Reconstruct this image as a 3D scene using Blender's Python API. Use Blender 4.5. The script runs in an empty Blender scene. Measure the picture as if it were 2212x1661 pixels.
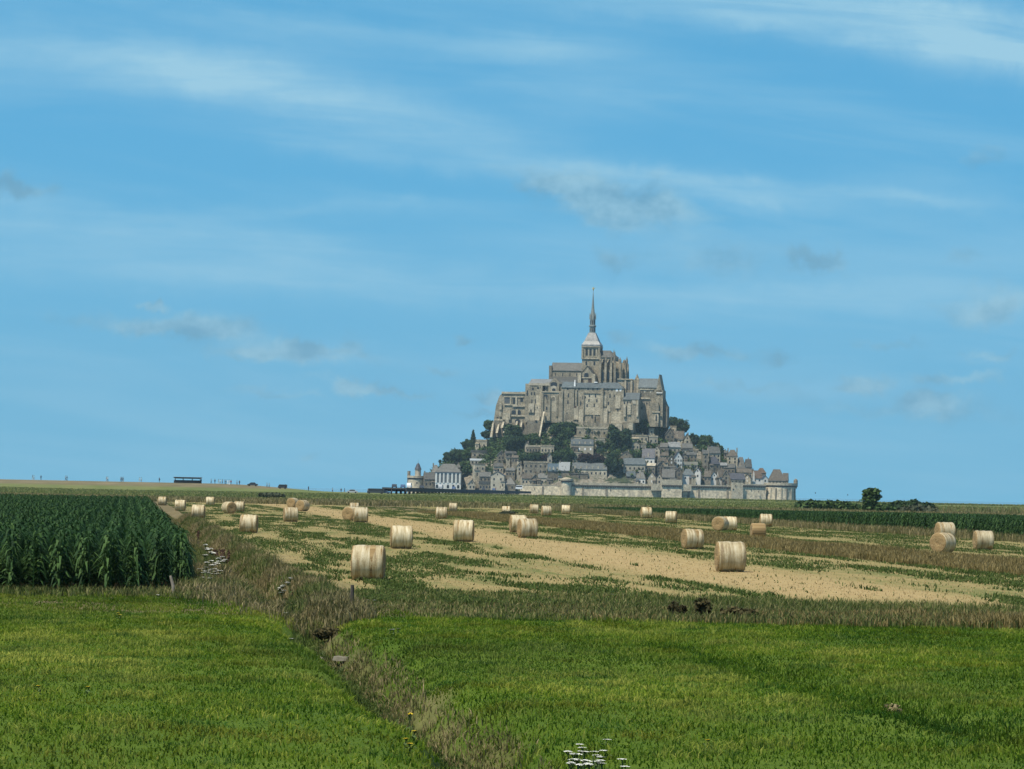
import bpy, math, random
import numpy as np
from mathutils import Vector, Matrix, Euler
R = math.radians
random.seed(7)
rng = np.random.default_rng(7)
scene = bpy.context.scene
COL = scene.collection

# ---------------------------------------------------------------- camera
F_PX, CX, CY = 7062.0, 1106.0, 830.5          # focal length and centre for a 2212 x 1661 frame
CAM_H, ROLL = 3.39, R(1.15)
PITCH = math.atan(224.5 / F_PX)
cam_d = bpy.data.cameras.new('camera')
cam = bpy.data.objects.new('camera', cam_d)
COL.objects.link(cam)
cam_d.sensor_width = 36.0
cam_d.lens = 36.0 * F_PX / 2212.0
cam_d.clip_start, cam_d.clip_end = 1.0, 90000.0
CAM_M = (Matrix.Rotation(R(90) + PITCH, 3, 'X') @ Matrix.Rotation(ROLL, 3, 'Z'))
cam.matrix_world = Matrix.Translation((0, 0, CAM_H)) @ CAM_M.to_4x4()
scene.camera = cam

# ---------------------------------------------------------------- light
HAZE = 0.000038
SUN_EL, SUN_AZ = R(62), R(44)                  # azimuth: to the left of straight behind the camera
to_sun = Vector((-math.sin(SUN_AZ) * math.cos(SUN_EL), -math.cos(SUN_AZ) * math.cos(SUN_EL), math.sin(SUN_EL)))
sun_d = bpy.data.lights.new('sun', 'SUN')
sun_d.energy, sun_d.angle, sun_d.color = 5.0, R(0.5), (1.0, 0.92, 0.77)
sun = bpy.data.objects.new('sun', sun_d)
sun.rotation_euler = (-to_sun).to_track_quat('-Z', 'Y').to_euler()
COL.objects.link(sun)
scene.view_settings.view_transform = 'Standard'
scene.view_settings.look = 'None'
scene.view_settings.exposure = 0.25
scene.view_settings.gamma = 1.0
scene.cycles.max_bounces = 6
scene.cycles.diffuse_bounces = 2
scene.cycles.glossy_bounces = 2
scene.cycles.transparent_max_bounces = 4
scene.cycles.volume_bounces = 0


class NT:
    """small helper round a node tree"""
    def __init__(s, tree):
        s.t, s.n, s.l = tree, tree.nodes, tree.links
        s.n.clear()
    def new(s, kind, **kw):
        nd = s.n.new(kind)
        for k, v in kw.items():
            setattr(nd, k, v)
        return nd
    def set(s, sock, v):
        if isinstance(v, bpy.types.NodeSocket):
            s.l.new(v, sock)
        elif v is not None:
            if isinstance(v, tuple) and len(v) == 3 and len(sock.default_value) == 4:
                v = (*v, 1)
            sock.default_value = v
    def m(s, op, a, b=None, c=None, clamp=False):
        nd = s.new('ShaderNodeMath', operation=op, use_clamp=clamp)
        for i, v in enumerate((a, b, c)):
            if v is not None:
                s.set(nd.inputs[i], v)
        return nd.outputs[0]
    def mix(s, f, a, b, blend='MIX'):
        nd = s.new('ShaderNodeMix', data_type='RGBA', blend_type=blend)
        s.set(nd.inputs['Factor'], f)
        s.set(nd.inputs[6], a)
        s.set(nd.inputs[7], b)
        return nd.outputs[2]
    def noise(s, vec, scale, detail=3.0, rough=0.55, dist=0.0, dim='3D'):
        nd = s.new('ShaderNodeTexNoise', noise_dimensions=dim)
        s.set(nd.inputs['Vector'], vec)
        nd.inputs['Scale'].default_value = scale
        nd.inputs['Detail'].default_value = detail
        nd.inputs['Roughness'].default_value = rough
        nd.inputs['Distortion'].default_value = dist
        return nd.outputs['Fac']
    def ramp(s, fac, stops, interp='LINEAR'):
        nd = s.new('ShaderNodeValToRGB')
        s.set(nd.inputs[0], fac)
        cr = nd.color_ramp
        cr.interpolation = interp
        while len(cr.elements) < len(stops):
            cr.elements.new(0.5)
        for e, (p, c) in zip(cr.elements, stops):
            e.position = p
            e.color = (*c, 1) if len(c) == 3 else c
        return nd.outputs[0]
    def step(s, v, a, b):
        nd = s.new('ShaderNodeMapRange', interpolation_type='SMOOTHSTEP')
        s.set(nd.inputs['Value'], v)
        s.set(nd.inputs['From Min'], a)
        s.set(nd.inputs['From Max'], b)
        return nd.outputs[0]
    def sep(s, v):
        nd = s.new('ShaderNodeSeparateXYZ')
        s.set(nd.inputs[0], v)
        return nd.outputs
    def comb(s, x, y, z=0.0):
        nd = s.new('ShaderNodeCombineXYZ')
        for i, v in enumerate((x, y, z)):
            s.set(nd.inputs[i], v)
        return nd.outputs[0]


def srgb(r, g, b):
    f = lambda c: (c / 255 / 12.92) if c / 255 <= 0.04045 else ((c / 255 + 0.055) / 1.055) ** 2.4
    return (f(r), f(g), f(b))


# ---------------------------------------------------------------- sky
world = bpy.data.worlds.new('World')
scene.world = world
world.use_nodes = True
w = NT(world.node_tree)
dirv = w.new('ShaderNodeTexCoord').outputs['Generated']
dx, dy, dz = w.sep(dirv)[:3]
# lift the lookup a little off the milky horizon ring
lift = w.m('ADD', w.m('MULTIPLY', w.m('MAXIMUM', dz, 0.0), 0.55), 0.29)
lifted = w.new('ShaderNodeVectorMath', operation='NORMALIZE')
w.set(lifted.inputs[0], w.comb(dx, dy, lift))
skyn = w.new('ShaderNodeTexSky', sky_type='NISHITA')
skyn.sun_disc = False
skyn.sun_elevation, skyn.sun_rotation = SUN_EL, R(180) + SUN_AZ
skyn.air_density, skyn.dust_density, skyn.ozone_density = 1.0, 0.35, 2.2
w.set(skyn.inputs[0], lifted.outputs[0])
SKY_TINT = (0.63, 1.44, 1.44)                    # clear blue low down, dimmed overhead out of view to weaken fill light
skyc = w.mix(1.0, skyn.outputs[0], w.mix(w.step(dz, 0.2, 0.6), SKY_TINT, (0.58, 0.72, 0.78)), 'MULTIPLY')
skyc = w.mix(w.m('MULTIPLY', w.step(dz, 0.13, -0.02), 0.75), skyc, tuple(v / 0.1 / 2 ** 0.25 for v in srgb(120, 183, 212)))
# cloud layer, laid out by direction (tangent of azimuth and elevation)
ty = w.m('MAXIMUM', dy, 0.05)
U = w.m('DIVIDE', dx, ty)
V = w.m('DIVIDE', dz, ty)
uv = w.comb(U, V, 0.0)
wisp = w.noise(w.comb(w.m('ADD', w.m('MULTIPLY', U, 5.0), w.m('MULTIPLY', V, 12.0)), w.m('MULTIPLY', V, 42.0)), 2.2, 7, 0.62, 0.6)
fine = w.noise(w.comb(w.m('MULTIPLY', U, 26.0), w.m('MULTIPLY', V, 60.0), 3.0), 2.0, 7, 0.6, 0.3)
warp = w.noise(uv, 42.0, 6, 0.62, 0.5)
warp2 = w.noise(w.comb(U, V, 7.0), 42.0, 6, 0.62, 0.5)
Uw = w.m('ADD', U, w.m('MULTIPLY', w.m('SUBTRACT', warp, 0.5), 0.042))
Vw = w.m('ADD', V, w.m('MULTIPLY', w.m('SUBTRACT', warp2, 0.5), 0.020))


def unroll(px, py):
    ddx, ddy = px - CX, py - CY
    return (ddx * math.cos(ROLL) + ddy * math.sin(ROLL)) / F_PX, (224.5 - (-ddx * math.sin(ROLL) + ddy * math.cos(ROLL))) / F_PX


def blob(px, py, rx, ry, rot, amp, uu, vv, soft=1.0):
    u0, v0 = unroll(px, py)
    rx, ry, a = rx / F_PX, ry / F_PX, R(rot) + ROLL
    ca, sa = math.cos(a), -math.sin(a)
    du, dv = w.m('SUBTRACT', uu, u0), w.m('SUBTRACT', vv, v0)
    e1 = w.m('DIVIDE', w.m('ADD', w.m('MULTIPLY', du, ca), w.m('MULTIPLY', dv, sa)), rx)
    e2 = w.m('DIVIDE', w.m('SUBTRACT', w.m('MULTIPLY', dv, ca), w.m('MULTIPLY', du, sa)), ry)
    q = w.m('ADD', w.m('MULTIPLY', e1, e1), w.m('MULTIPLY', e2, e2))
    g = w.m('POWER', 2.718, w.m('MULTIPLY', q, -1.0))
    return w.m('MULTIPLY', g, amp)


def total(blobs, uu, vv):
    out = None
    for b in blobs:
        g = blob(*b, uu, vv)
        out = g if out is None else w.m('ADD', out, g)
    return out


CIRRUS = [(250, 115, 380, 55, 4, .75), (620, 190, 330, 48, 9, .75), (940, 265, 330, 42, 8, .65), (700, 60, 420, 26, 4, .35),
          (1150, 100, 200, 34, -4, .7), (1930, 30, 420, 62, 6, 1.5), (2160, 95, 190, 55, 6, 1.35), (1780, 60, 200, 30, 8, .5), (1450, 15, 300, 36, 3, .6),
          (800, 330, 260, 26, 7, .6), (1180, 365, 300, 26, 7, .8), (1500, 395, 260, 24, 8, .85), (1950, 428, 420, 18, 2, .75),
          (720, 450, 300, 16, -3, .45), (200, 490, 420, 40, 2, .65), (350, 580, 600, 50, 0, .55), (1000, 620, 700, 60, 2, .5), (500, 120, 420, 90, 5, .3),
          (1700, 640, 500, 28, 0, .45), (600, 240, 300, 60, 6, .3), (2050, 600, 300, 60, 0, .3), (1250, 230, 160, 40, 0, .3)]
CUMULUS = [(1340, 440, 150, 58, 12, 1.1), (1190, 395, 85, 28, 18, .8), (40, 397, 75, 26, 8, .9), (322, 647, 38, 13, 12, .9),
           (310, 706, 110, 26, 5, .9), (460, 708, 110, 30, 8, .95), (690, 752, 100, 24, 0, 1.15), (545, 772, 105, 18, 0, .9),
           (765, 828, 75, 20, 4, 1.0), (860, 850, 70, 10, 6, .8), (1000, 741, 40, 12, 6, .8), (1340, 556, 52, 26, 0, .7),
           (1560, 562, 100, 34, 0, .6), (1755, 556, 78, 26, 14, .95), (1490, 766, 105, 22, 2, .9), (1682, 772, 48, 20, 0, .85),
           (1840, 818, 58, 18, 0, .95), (2055, 815, 120, 13, 0, .75), (2010, 858, 80, 24, 0, .9), (2160, 660, 105, 45, -8, .95),
           (1062, 860, 42, 16, 0, .85), (690, 1000, 40, 12, 0, .6), (1338, 740, 32, 20, 0, .65), (2150, 772, 60, 16, 0, .7), (1950, 880, 300, 26, 0, .5), (150, 700, 60, 16, 0, .5), (930, 800, 60, 10, 5, .6), (1030, 890, 60, 10, 4, .6), (1600, 840, 120, 12, 2, .5), (1440, 700, 60, 12, 0, .4),
           (2120, 330, 70, 22, 0, .5), (2080, 560, 60, 18, 0, .5), (600, 850, 120, 10, 4, .5), (1900, 740, 80, 10, 0, .5)]
ci = total(CIRRUS, w.m('ADD', U, w.m('MULTIPLY', w.m('SUBTRACT', warp, 0.5), 0.02)), w.m('ADD', V, w.m('MULTIPLY', w.m('SUBTRACT', warp2, 0.5), 0.012)))
ci = w.m('MULTIPLY', ci, w.m('ADD', w.m('MULTIPLY', w.step(wisp, 0.15, 0.80), 0.85), w.m('MULTIPLY', fine, 0.5)))
veil = w.noise(w.comb(w.m('ADD', w.m('MULTIPLY', U, 3.0), w.m('MULTIPLY', V, 9.0)), w.m('MULTIPLY', V, 16.0), 21.0), 2.6, 5, 0.55, 0.4)
ci = w.m('ADD', w.m('MULTIPLY', ci, 0.72), w.m('MULTIPLY', w.step(veil, 0.42, 0.72), w.m('ADD', 0.12, w.m('MULTIPLY', wisp, 0.36))), clamp=True)
cu = total(CUMULUS, Uw, Vw)
cu = w.step(w.m('ADD', cu, w.m('MULTIPLY', w.m('SUBTRACT', fine, 0.5), 0.8)), 0.05, 0.98)
# sunlit tops, greyer undersides
lit = w.step(w.m('ADD', w.noise(w.comb(U, w.m('MULTIPLY', V, 1.4), 11.0), 30.0, 5, 0.6), 0.0), 0.42, 0.66)
CI_COL, CU_GREY, CU_LIT = srgb(156, 204, 228), srgb(112, 160, 187), srgb(160, 201, 218)
WS = 0.10
up = lambda c: tuple(v / WS / 2 ** 0.25 for v in c)
skyc = w.mix(ci, skyc, up(CI_COL))
skyc = w.mix(w.m('MULTIPLY', cu, 0.68), skyc, w.mix(lit, up(CU_GREY), up(CU_LIT)))
bg = w.new('ShaderNodeBackground')
w.set(bg.inputs['Color'], skyc)
bg.inputs['Strength'].default_value = WS
wo = w.new('ShaderNodeOutputWorld')
w.l.new(bg.outputs[0], wo.inputs['Surface'])
world.cycles.sampling_method = 'MANUAL'
world.cycles.sample_map_resolution = 512


# ---------------------------------------------------------------- picture measurements -> places
def ray(px, py):
    return CAM_M @ Vector(((px - CX) / F_PX, -(py - CY) / F_PX, -1.0))


def at(px, py, Y):
    d = ray(px, py)
    t = Y / d.y
    return Vector((d.x * t, Y, CAM_H + d.z * t))


def on_ground(px, py, z=0.0):
    d = ray(px, py)
    t = (z - CAM_H) / d.z
    return Vector((d.x * t, d.y * t, z))


REG = {'R1': (1900, 1300, 2.4578), 'R2': (1560, 1640, 2.4578), 'R3': (2300, 1640, 2.3532), 'RL': (2000, 1700, 5.2667),
       'RM': (2380, 1700, 5.2667), 'RR': (2840, 1760, 5.8211), 'RT': (2700, 1640, 6.39), 'RW': (1940, 1500, 5.8211),
       'RG': (1560, 1780, 4.424), 'RC': (2350, 1360, 6.32), 'RS': (2250, 1120, 4.372),
       'D1': (0, 1860, 3.16), 'D2': (640, 1880, 3.16), 'D3': (1200, 1880, 4.424), 'F4': (0, 1860, 2.011),
       'F5': (1000, 1900, 2.011), 'F6': (2000, 1900, 2.011), 'F7': (3000, 1900, 2.018)}


def disp(reg, x, y):
    ox, oy, s = REG[reg]
    return (ox + x / s) * 0.54004, (oy + y / s) * 0.54004


def W(reg, x, y, Y):
    return at(*disp(reg, x, y), Y)


# ---------------------------------------------------------------- mesh and object helpers
class MB:
    def __init__(s):
        s.v, s.f = [], []
    def add(s, vs, fs):
        o = len(s.v)
        s.v += [tuple(p) for p in vs]
        s.f += [tuple(i + o for i in q) for q in fs]
        return s
    def box(s, x0, x1, y0, y1, z0, z1):
        vs = [(x, y, z) for z in (z0, z1) for y in (y0, y1) for x in (x0, x1)]
        return s.add(vs, [(0, 2, 3, 1), (4, 5, 7, 6), (0, 1, 5, 4), (2, 6, 7, 3), (0, 4, 6, 2), (1, 3, 7, 5)])
    def frust(s, b0, z0, b1, z1):
        """four sided block between two rectangles (x0,x1,y0,y1)"""
        q = lambda b, z: [(b[0], b[2], z), (b[1], b[2], z), (b[1], b[3], z), (b[0], b[3], z)]
        return s.add(q(b0, z0) + q(b1, z1), [(3, 2, 1, 0), (4, 5, 6, 7), (0, 1, 5, 4), (1, 2, 6, 5), (2, 3, 7, 6), (3, 0, 4, 7)])
    def prism(s, pts, y0, y1):
        """polygon in x,z (counter-clockwise seen from -y) pushed from y0 to y1"""
        n = len(pts)
        vs = [(x, y0, z) for x, z in pts] + [(x, y1, z) for x, z in pts]
        fs = [tuple(range(n)), tuple(range(2 * n - 1, n - 1, -1))] + [(i, i + n, (i + 1) % n + n, (i + 1) % n) for i in range(n)]
        return s.add(vs, fs)
    def prism_x(s, pts, x0, x1):
        """polygon in y,z pushed from x0 to x1"""
        n = len(pts)
        vs = [(x0, y, z) for y, z in pts] + [(x1, y, z) for y, z in pts]
        fs = [tuple(range(n - 1, -1, -1)), tuple(range(n, 2 * n))] + [(i, (i + 1) % n, (i + 1) % n + n, i + n) for i in range(n)]
        return s.add(vs, fs)
    def lathe(s, cx, cy, prof, n=16, a0=0.0):
        """rings (radius, z) round a vertical axis"""
        vs, fs = [], []
        for r, z in prof:
            vs += [(cx + r * math.cos(a0 + 2 * math.pi * i / n), cy + r * math.sin(a0 + 2 * math.pi * i / n), z) for i in range(n)]
        for k in range(len(prof) - 1):
            fs += [(k * n + i, k * n + (i + 1) % n, (k + 1) * n + (i + 1) % n, (k + 1) * n + i) for i in range(n)]
        fs += [tuple(range(n - 1, -1, -1)), tuple(range((len(prof) - 1) * n, len(prof) * n))]
        return s.add(vs, fs)
    def tube(s, pts, rad, n=6):
        vs, fs = [], []
        for k, p in enumerate(pts):
            p = Vector(p)
            a = Vector(pts[max(k - 1, 0)])
            b = Vector(pts[min(k + 1, len(pts) - 1)])
            d = (b - a).normalized()
            s1 = d.cross(Vector((0.3, 0.9, 0.1))).normalized()
            s2 = d.cross(s1)
            r = rad[k] if isinstance(rad, (list, tuple)) else rad
            vs += [p + (s1 * math.cos(2 * math.pi * i / n) + s2 * math.sin(2 * math.pi * i / n)) * r for i in range(n)]
        for k in range(len(pts) - 1):
            fs += [(k * n + i, k * n + (i + 1) % n, (k + 1) * n + (i + 1) % n, (k + 1) * n + i) for i in range(n)]
        fs += [tuple(range(n - 1, -1, -1)), tuple(range((len(pts) - 1) * n, len(pts) * n))]
        return s.add(vs, fs)


def link(name, me, m=None, parent=None, smooth=False):
    o = bpy.data.objects.new(name, me)
    COL.objects.link(o)
    if m is not None and not me.materials:
        me.materials.append(m)
    if smooth:
        me.polygons.foreach_set('use_smooth', [True] * len(me.polygons))
    if parent is not None:
        o.parent = parent
    return o


def obj(name, mb, m, parent=None, smooth=False):
    me = bpy.data.meshes.new(name)
    me.from_pydata(mb.v, [], mb.f)
    me.update()
    return link(name, me, m, parent, smooth)


def tag(o, label=None, cat=None, group=None, kind=None):
    for k, v in (('label', label), ('category', cat), ('group', group), ('kind', kind)):
        if v:
            o[k] = v
    return o


def empty(name, loc, rz=0.0, **kw):
    o = bpy.data.objects.new(name, None)
    o.location, o.rotation_euler = loc, (0, 0, rz)
    COL.objects.link(o)
    return tag(o, **kw)


def copy_tree(o, parent=None):
    c = o.copy()
    COL.objects.link(c)
    c.parent = parent
    for ch in list(o.children):
        copy_tree(ch, c)
    return c


# ---------------------------------------------------------------- materials
MATS = {}


def base_mat(name):
    m = bpy.data.materials.new(name)
    m.use_nodes = True
    n = NT(m.node_tree)
    out = n.new('ShaderNodeOutputMaterial')
    p = n.new('ShaderNodeBsdfPrincipled')
    n.l.new(p.outputs[0], out.inputs['Surface'])
    MATS[name] = m
    return m, n, p, out


def mottled(name, cols, scale=0.5, rough=0.9, stretch=(1, 1, 1), detail=5, spec=0.2, coords='world', bump=0.0, mid=0.0, streak=None, rand=0.0):
    """noise driven mixture of the given colours; streak = (colour, amount) adds vertical weather stains"""
    m, n, p, out = base_mat(name)
    if coords == 'world':
        vec = n.new('ShaderNodeNewGeometry').outputs['Position']
    else:
        vec = n.new('ShaderNodeTexCoord').outputs['Object']
    mp = n.new('ShaderNodeMapping')
    n.set(mp.inputs['Vector'], vec)
    mp.inputs['Scale'].default_value = stretch
    f = n.noise(mp.outputs[0], scale, detail, 0.6, 0.2)
    k = len(cols)
    col = n.ramp(f, [(0.27 + 0.46 * i / max(k - 1, 1), c) for i, c in enumerate(cols)])
    if mid:
        f2 = n.noise(vec, mid, 4, 0.6)
        col = n.mix(1.0, col, n.ramp(f2, [(0.3, (0.5, 0.5, 0.52)), (0.7, (1.38, 1.33, 1.26))]), 'MULTIPLY')
    if streak:
        mp2 = n.new('ShaderNodeMapping')
        n.set(mp2.inputs['Vector'], vec)
        mp2.inputs['Scale'].default_value = (1, 1, 0.12)
        f3 = n.noise(mp2.outputs[0], 0.55, 4, 0.65)
        col = n.mix(n.m('MULTIPLY', n.step(f3, 0.5, 0.72), streak[1]), col, streak[0])
    if rand:
        oi = n.new('ShaderNodeObjectInfo').outputs['Random']
        hs = n.new('ShaderNodeHueSaturation')
        n.set(hs.inputs['Color'], col)
        n.set(hs.inputs['Value'], n.m('ADD', n.m('MULTIPLY', oi, rand * 2), 1 - rand))
        col = hs.outputs[0]
    n.set(p.inputs['Base Color'], col)
    p.inputs['Roughness'].default_value = rough
    p.inputs['Specular IOR Level'].default_value = spec
    if bump:
        b = n.new('ShaderNodeBump')
        b.inputs['Strength'].default_value = 0.6
        b.inputs['Distance'].default_value = bump
        n.set(b.inputs['Height'], f)
        n.l.new(b.outputs[0], p.inputs['Normal'])
    return m


def foliage(name, cols, patch=0.3, trans=0.25, attr=True, spec=0.1):
    """leaf material: per-face tone attribute plus larger noise patches, a little light passes through"""
    m, n, p, out = base_mat(name)
    pos = n.new('ShaderNodeNewGeometry').outputs['Position']
    f = n.noise(pos, patch, 4, 0.6)
    k = len(cols)
    if attr:
        a = n.new('ShaderNodeAttribute', attribute_name='tone').outputs['Fac']
        f = n.m('ADD', n.m('MULTIPLY', f, 0.55), n.m('MULTIPLY', a, 0.45))
    col = n.ramp(f, [(0.25 + 0.5 * i / max(k - 1, 1), c) for i, c in enumerate(cols)])
    n.set(p.inputs['Base Color'], col)
    p.inputs['Roughness'].default_value = 0.7
    p.inputs['Specular IOR Level'].default_value = spec
    tr = n.new('ShaderNodeBsdfTranslucent')
    n.set(tr.inputs['Color'], col)
    mx = n.new('ShaderNodeMixShader')
    mx.inputs[0].default_value = trans
    n.l.new(p.outputs[0], mx.inputs[1])
    n.l.new(tr.outputs[0], mx.inputs[2])
    n.l.new(mx.outputs[0], out.inputs['Surface'])
    return m


STAIN = (0.10, 0.095, 0.085)
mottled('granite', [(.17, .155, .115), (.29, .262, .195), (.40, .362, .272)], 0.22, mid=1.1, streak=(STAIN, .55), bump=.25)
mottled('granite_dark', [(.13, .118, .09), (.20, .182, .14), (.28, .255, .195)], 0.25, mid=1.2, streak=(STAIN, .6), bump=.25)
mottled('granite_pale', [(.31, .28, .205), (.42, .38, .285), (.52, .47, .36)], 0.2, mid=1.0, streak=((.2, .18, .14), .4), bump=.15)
mottled('rampart_stone', [(.42, .365, .26), (.53, .465, .335), (.60, .53, .40)], 0.16, mid=.6, streak=((.18, .17, .145), .7), bump=.12)
mottled('parapet_stone', [(.34, .30, .22), (.43, .385, .285), (.49, .44, .335)], 0.3, mid=1.3, streak=((.13, .125, .11), .5), bump=.2)
mottled('corbel_shade', [(.06, .055, .048), (.09, .082, .07)], 0.8)  # corbels coloured near black to paint the shadow under the parapet
mottled('render_cream', [(.26, .235, .18), (.36, .325, .25), (.46, .42, .33)], 0.35, streak=((.25, .22, .17), .4), rand=.14)
mottled('render_white', [(.55, .54, .49), (.66, .65, .60)], 0.5, streak=((.4, .38, .33), .3))
mottled('house_stone', [(.12, .11, .085), (.20, .182, .14), (.30, .27, .21)], 0.5, mid=1.4, streak=(STAIN, .5), rand=.22, bump=.2)
mottled('slate_blue', [(.048, .068, .078), (.072, .096, .106), (.105, .13, .138)], 0.6, rough=.55, mid=1.5, spec=.45, rand=.2)
mottled('slate_grey', [(.050, .055, .053), (.078, .083, .078), (.115, .117, .108)], 0.6, rough=.6, mid=1.5, spec=.4, rand=.22)
mottled('slate_dark', [(.045, .05, .065), (.07, .075, .09)], 0.7, rough=.6, mid=1.5, spec=.4, rand=.2)
mottled('slate_brown', [(.072, .066, .056), (.105, .096, .08), (.14, .127, .105)], 0.6, rough=.8, mid=1.4, rand=.15)
mottled('tile_brown', [(.09, .068, .052), (.13, .097, .075)], 0.7, rough=.8, mid=1.4)
mottled('lead_roof', [(.12, .135, .14), (.19, .205, .21), (.27, .285, .285)], 0.5, rough=.5, mid=1.2, spec=.5)
mottled('spire_copper', [(.13, .155, .15), (.18, .205, .19), (.24, .25, .22)], 0.5, rough=.6, spec=.4)
mottled('window_dark', [(.018, .019, .02), (.035, .036, .038)], 1.0, rough=.25, spec=.5)
mottled('window_grey', [(.07, .075, .075), (.12, .125, .125)], 1.0, rough=.3, spec=.5)
mottled('paint_white', [(.74, .74, .72), (.8, .8, .78)], 1.0, rough=.5)
mottled('door_wood', [(.06, .04, .03), (.1, .07, .05)], 2.0)
mottled('bark', [(.045, .037, .03), (.08, .065, .05)], 1.5)
mottled('glass_roof', [(.05, .08, .10), (.08, .115, .14)], 0.6, rough=.3, spec=.6)
gm, gn, gp, go = base_mat('gilding')
gp.inputs['Base Color'].default_value = (.95, .72, .35, 1)
gp.inputs['Metallic'].default_value = .9
gp.inputs['Roughness'].default_value = .35
mottled('asphalt', [(.06, .06, .062), (.09, .09, .09)], 1.0)
mottled('deck_dark', [(.035, .037, .04), (.055, .057, .06)], .3)
M = MATS

# ================================================================ the rock and the abbey
YM = 2580.0
XC = W('RS', 520, 1140, YM).x
TH = R(-10)
CT, ST = math.cos(TH), math.sin(TH)
A_L, A_R, B_F = 142.0, 152.0, 132.0
PROF = [(0, 57), (.30, 57), (.36, 53), (.55, 41), (.77, 27), (.9, 13), (1.0, 4), (1.06, -4), (1.3, -6)]
SINK = [(0, 1), (.5, 2.0), (.8, 3.0), (.90, 4.0), (.945, 14.0), (1.3, 6)]


def hill_h(x, y):
    ex = x - XC
    r = math.sqrt((ex / (A_L if ex < 0 else A_R)) ** 2 + ((y - YM) / B_F) ** 2)
    for (r0, z0), (r1, z1) in zip(PROF, PROF[1:]):
        if r <= r1:
            return z0 + (z1 - z0) * (r - r0) / (r1 - r0)
    return -6.0


def hill_y(x, z):
    """Y of the hillside facing the camera where it reaches height z"""
    r = 1.0
    for (r0, z0), (r1, z1) in zip(PROF[1:], PROF[2:]):
        if z0 >= z >= z1:
            r = r0 + (r1 - r0) * (z0 - z) / (z0 - z1)
            break
    if z > 57:
        r = .30
    ex = x - XC
    q = r * r - (ex / (A_L if ex < 0 else A_R)) ** 2
    return YM - (B_F * math.sqrt(q) if q > 0 else 0.0)


def on_hill(reg, x, y):
    Y = YM - 60
    for _ in range(6):
        p = W(reg, x, y, Y)
        Y = 0.5 * Y + 0.5 * hill_y(p.x, p.z)
    return W(reg, x, y, Y)


def vnoise(x, y, seed=0):
    """smooth value noise on a unit lattice (arrays)"""
    xi, yi = np.floor(x).astype(np.int64), np.floor(y).astype(np.int64)
    fx, fy = x - xi, y - yi
    fx, fy = fx * fx * (3 - 2 * fx), fy * fy * (3 - 2 * fy)
    def h(a, b):
        n = (a * 374761393 + b * 668265263 + seed * 974634777) & 0xffffffff
        n = ((n ^ (n >> 13)) * 1274126177) & 0xffffffff
        return ((n ^ (n >> 16)) & 0xffff) / 65535.0
    return (h(xi, yi) * (1 - fx) + h(xi + 1, yi) * fx) * (1 - fy) + (h(xi, yi + 1) * (1 - fx) + h(xi + 1, yi + 1) * fx) * fy


def fbm(x, y, seed=0, octv=4):
    s, a, t = 0, 1.0, 0
    for k in range(octv):
        s = s + a * vnoise(x * 2 ** k, y * 2 ** k, seed + k)
        t += a
        a *= .5
    return s / t


def build_hill():
    n, rings = 240, 60
    vs, fs = [], []
    for k in range(rings + 1):
        r = 1.28 * k / rings
        for i in range(n):
            a = 2 * math.pi * i / n
            x = XC + r * math.cos(a) * (A_L if math.cos(a) < 0 else A_R)
            y = YM + r * math.sin(a) * B_F
            f = float(fbm(np.array([x * .09]), np.array([y * .09]), 3)[0]) - .5
            sink = next(s0 + (s1 - s0) * (r - r0) / (r1 - r0) for (r0, s0), (r1, s1) in zip(SINK, SINK[1:]) if r <= r1)
            vs.append((x, y, hill_h(x, y) - sink + f * (6.0 if .33 < r < .9 else 1.5)))
    for k in range(rings):
        fs += [(k * n + i, k * n + (i + 1) % n, (k + 1) * n + (i + 1) % n, (k + 1) * n + i) for i in range(n)]
    mb = MB().add(vs, fs)
    m, nd, p, out = base_mat('hillside')
    pos = nd.new('ShaderNodeNewGeometry').outputs['Position']
    f1 = nd.noise(pos, .06, 6, .65)
    f2 = nd.noise(pos, .5, 5, .65)
    veg = nd.ramp(f2, [(.3, (.022, .034, .016)), (.6, (.045, .062, .028)), (.75, (.09, .095, .05))])
    rock = nd.ramp(f2, [(.3, (.12, .105, .08)), (.55, (.22, .195, .15)), (.75, (.32, .285, .22))])
    z = nd.sep(pos)[2]
    nd.set(p.inputs['Base Color'], nd.mix(nd.step(nd.m('ADD', f1, nd.m('MULTIPLY', f2, .25)), .56, .68), veg, rock))
    p.inputs['Roughness'].default_value = .95
    b = nd.new('ShaderNodeBump')
    b.inputs['Distance'].default_value = 1.2
    nd.set(b.inputs['Height'], f2)
    nd.l.new(b.outputs[0], p.inputs['Normal'])
    o = obj('hill', mb, m)
    tag(o, kind='structure')


build_hill()


def LX(reg, x, y, yl):
    """picture point -> abbey frame (x along the church, z) on the plane yl"""
    Y = YM + yl
    for _ in range(3):
        p = W(reg, x, y, Y)
        xl = (p.x - XC + yl * ST) / CT
        Y = YM + xl * ST + yl * CT
    return xl, p.z


def UNIT(arch):
    mb = MB()
    if arch:
        pts = [(-.5, 0), (.5, 0), (.5, .62)] + [(.5 * math.cos(t), .62 + .38 * math.sin(t)) for t in (R(35), R(65), R(90), R(115), R(145))] + [(-.5, .62)]
        mb.prism(pts, 0, 1)
    else:
        mb.box(-.5, .5, 0, 1, 0, 1)
    me = bpy.data.meshes.new('opening')
    me.from_pydata(mb.v, [], mb.f)
    return me


UNITS = {}


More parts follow.
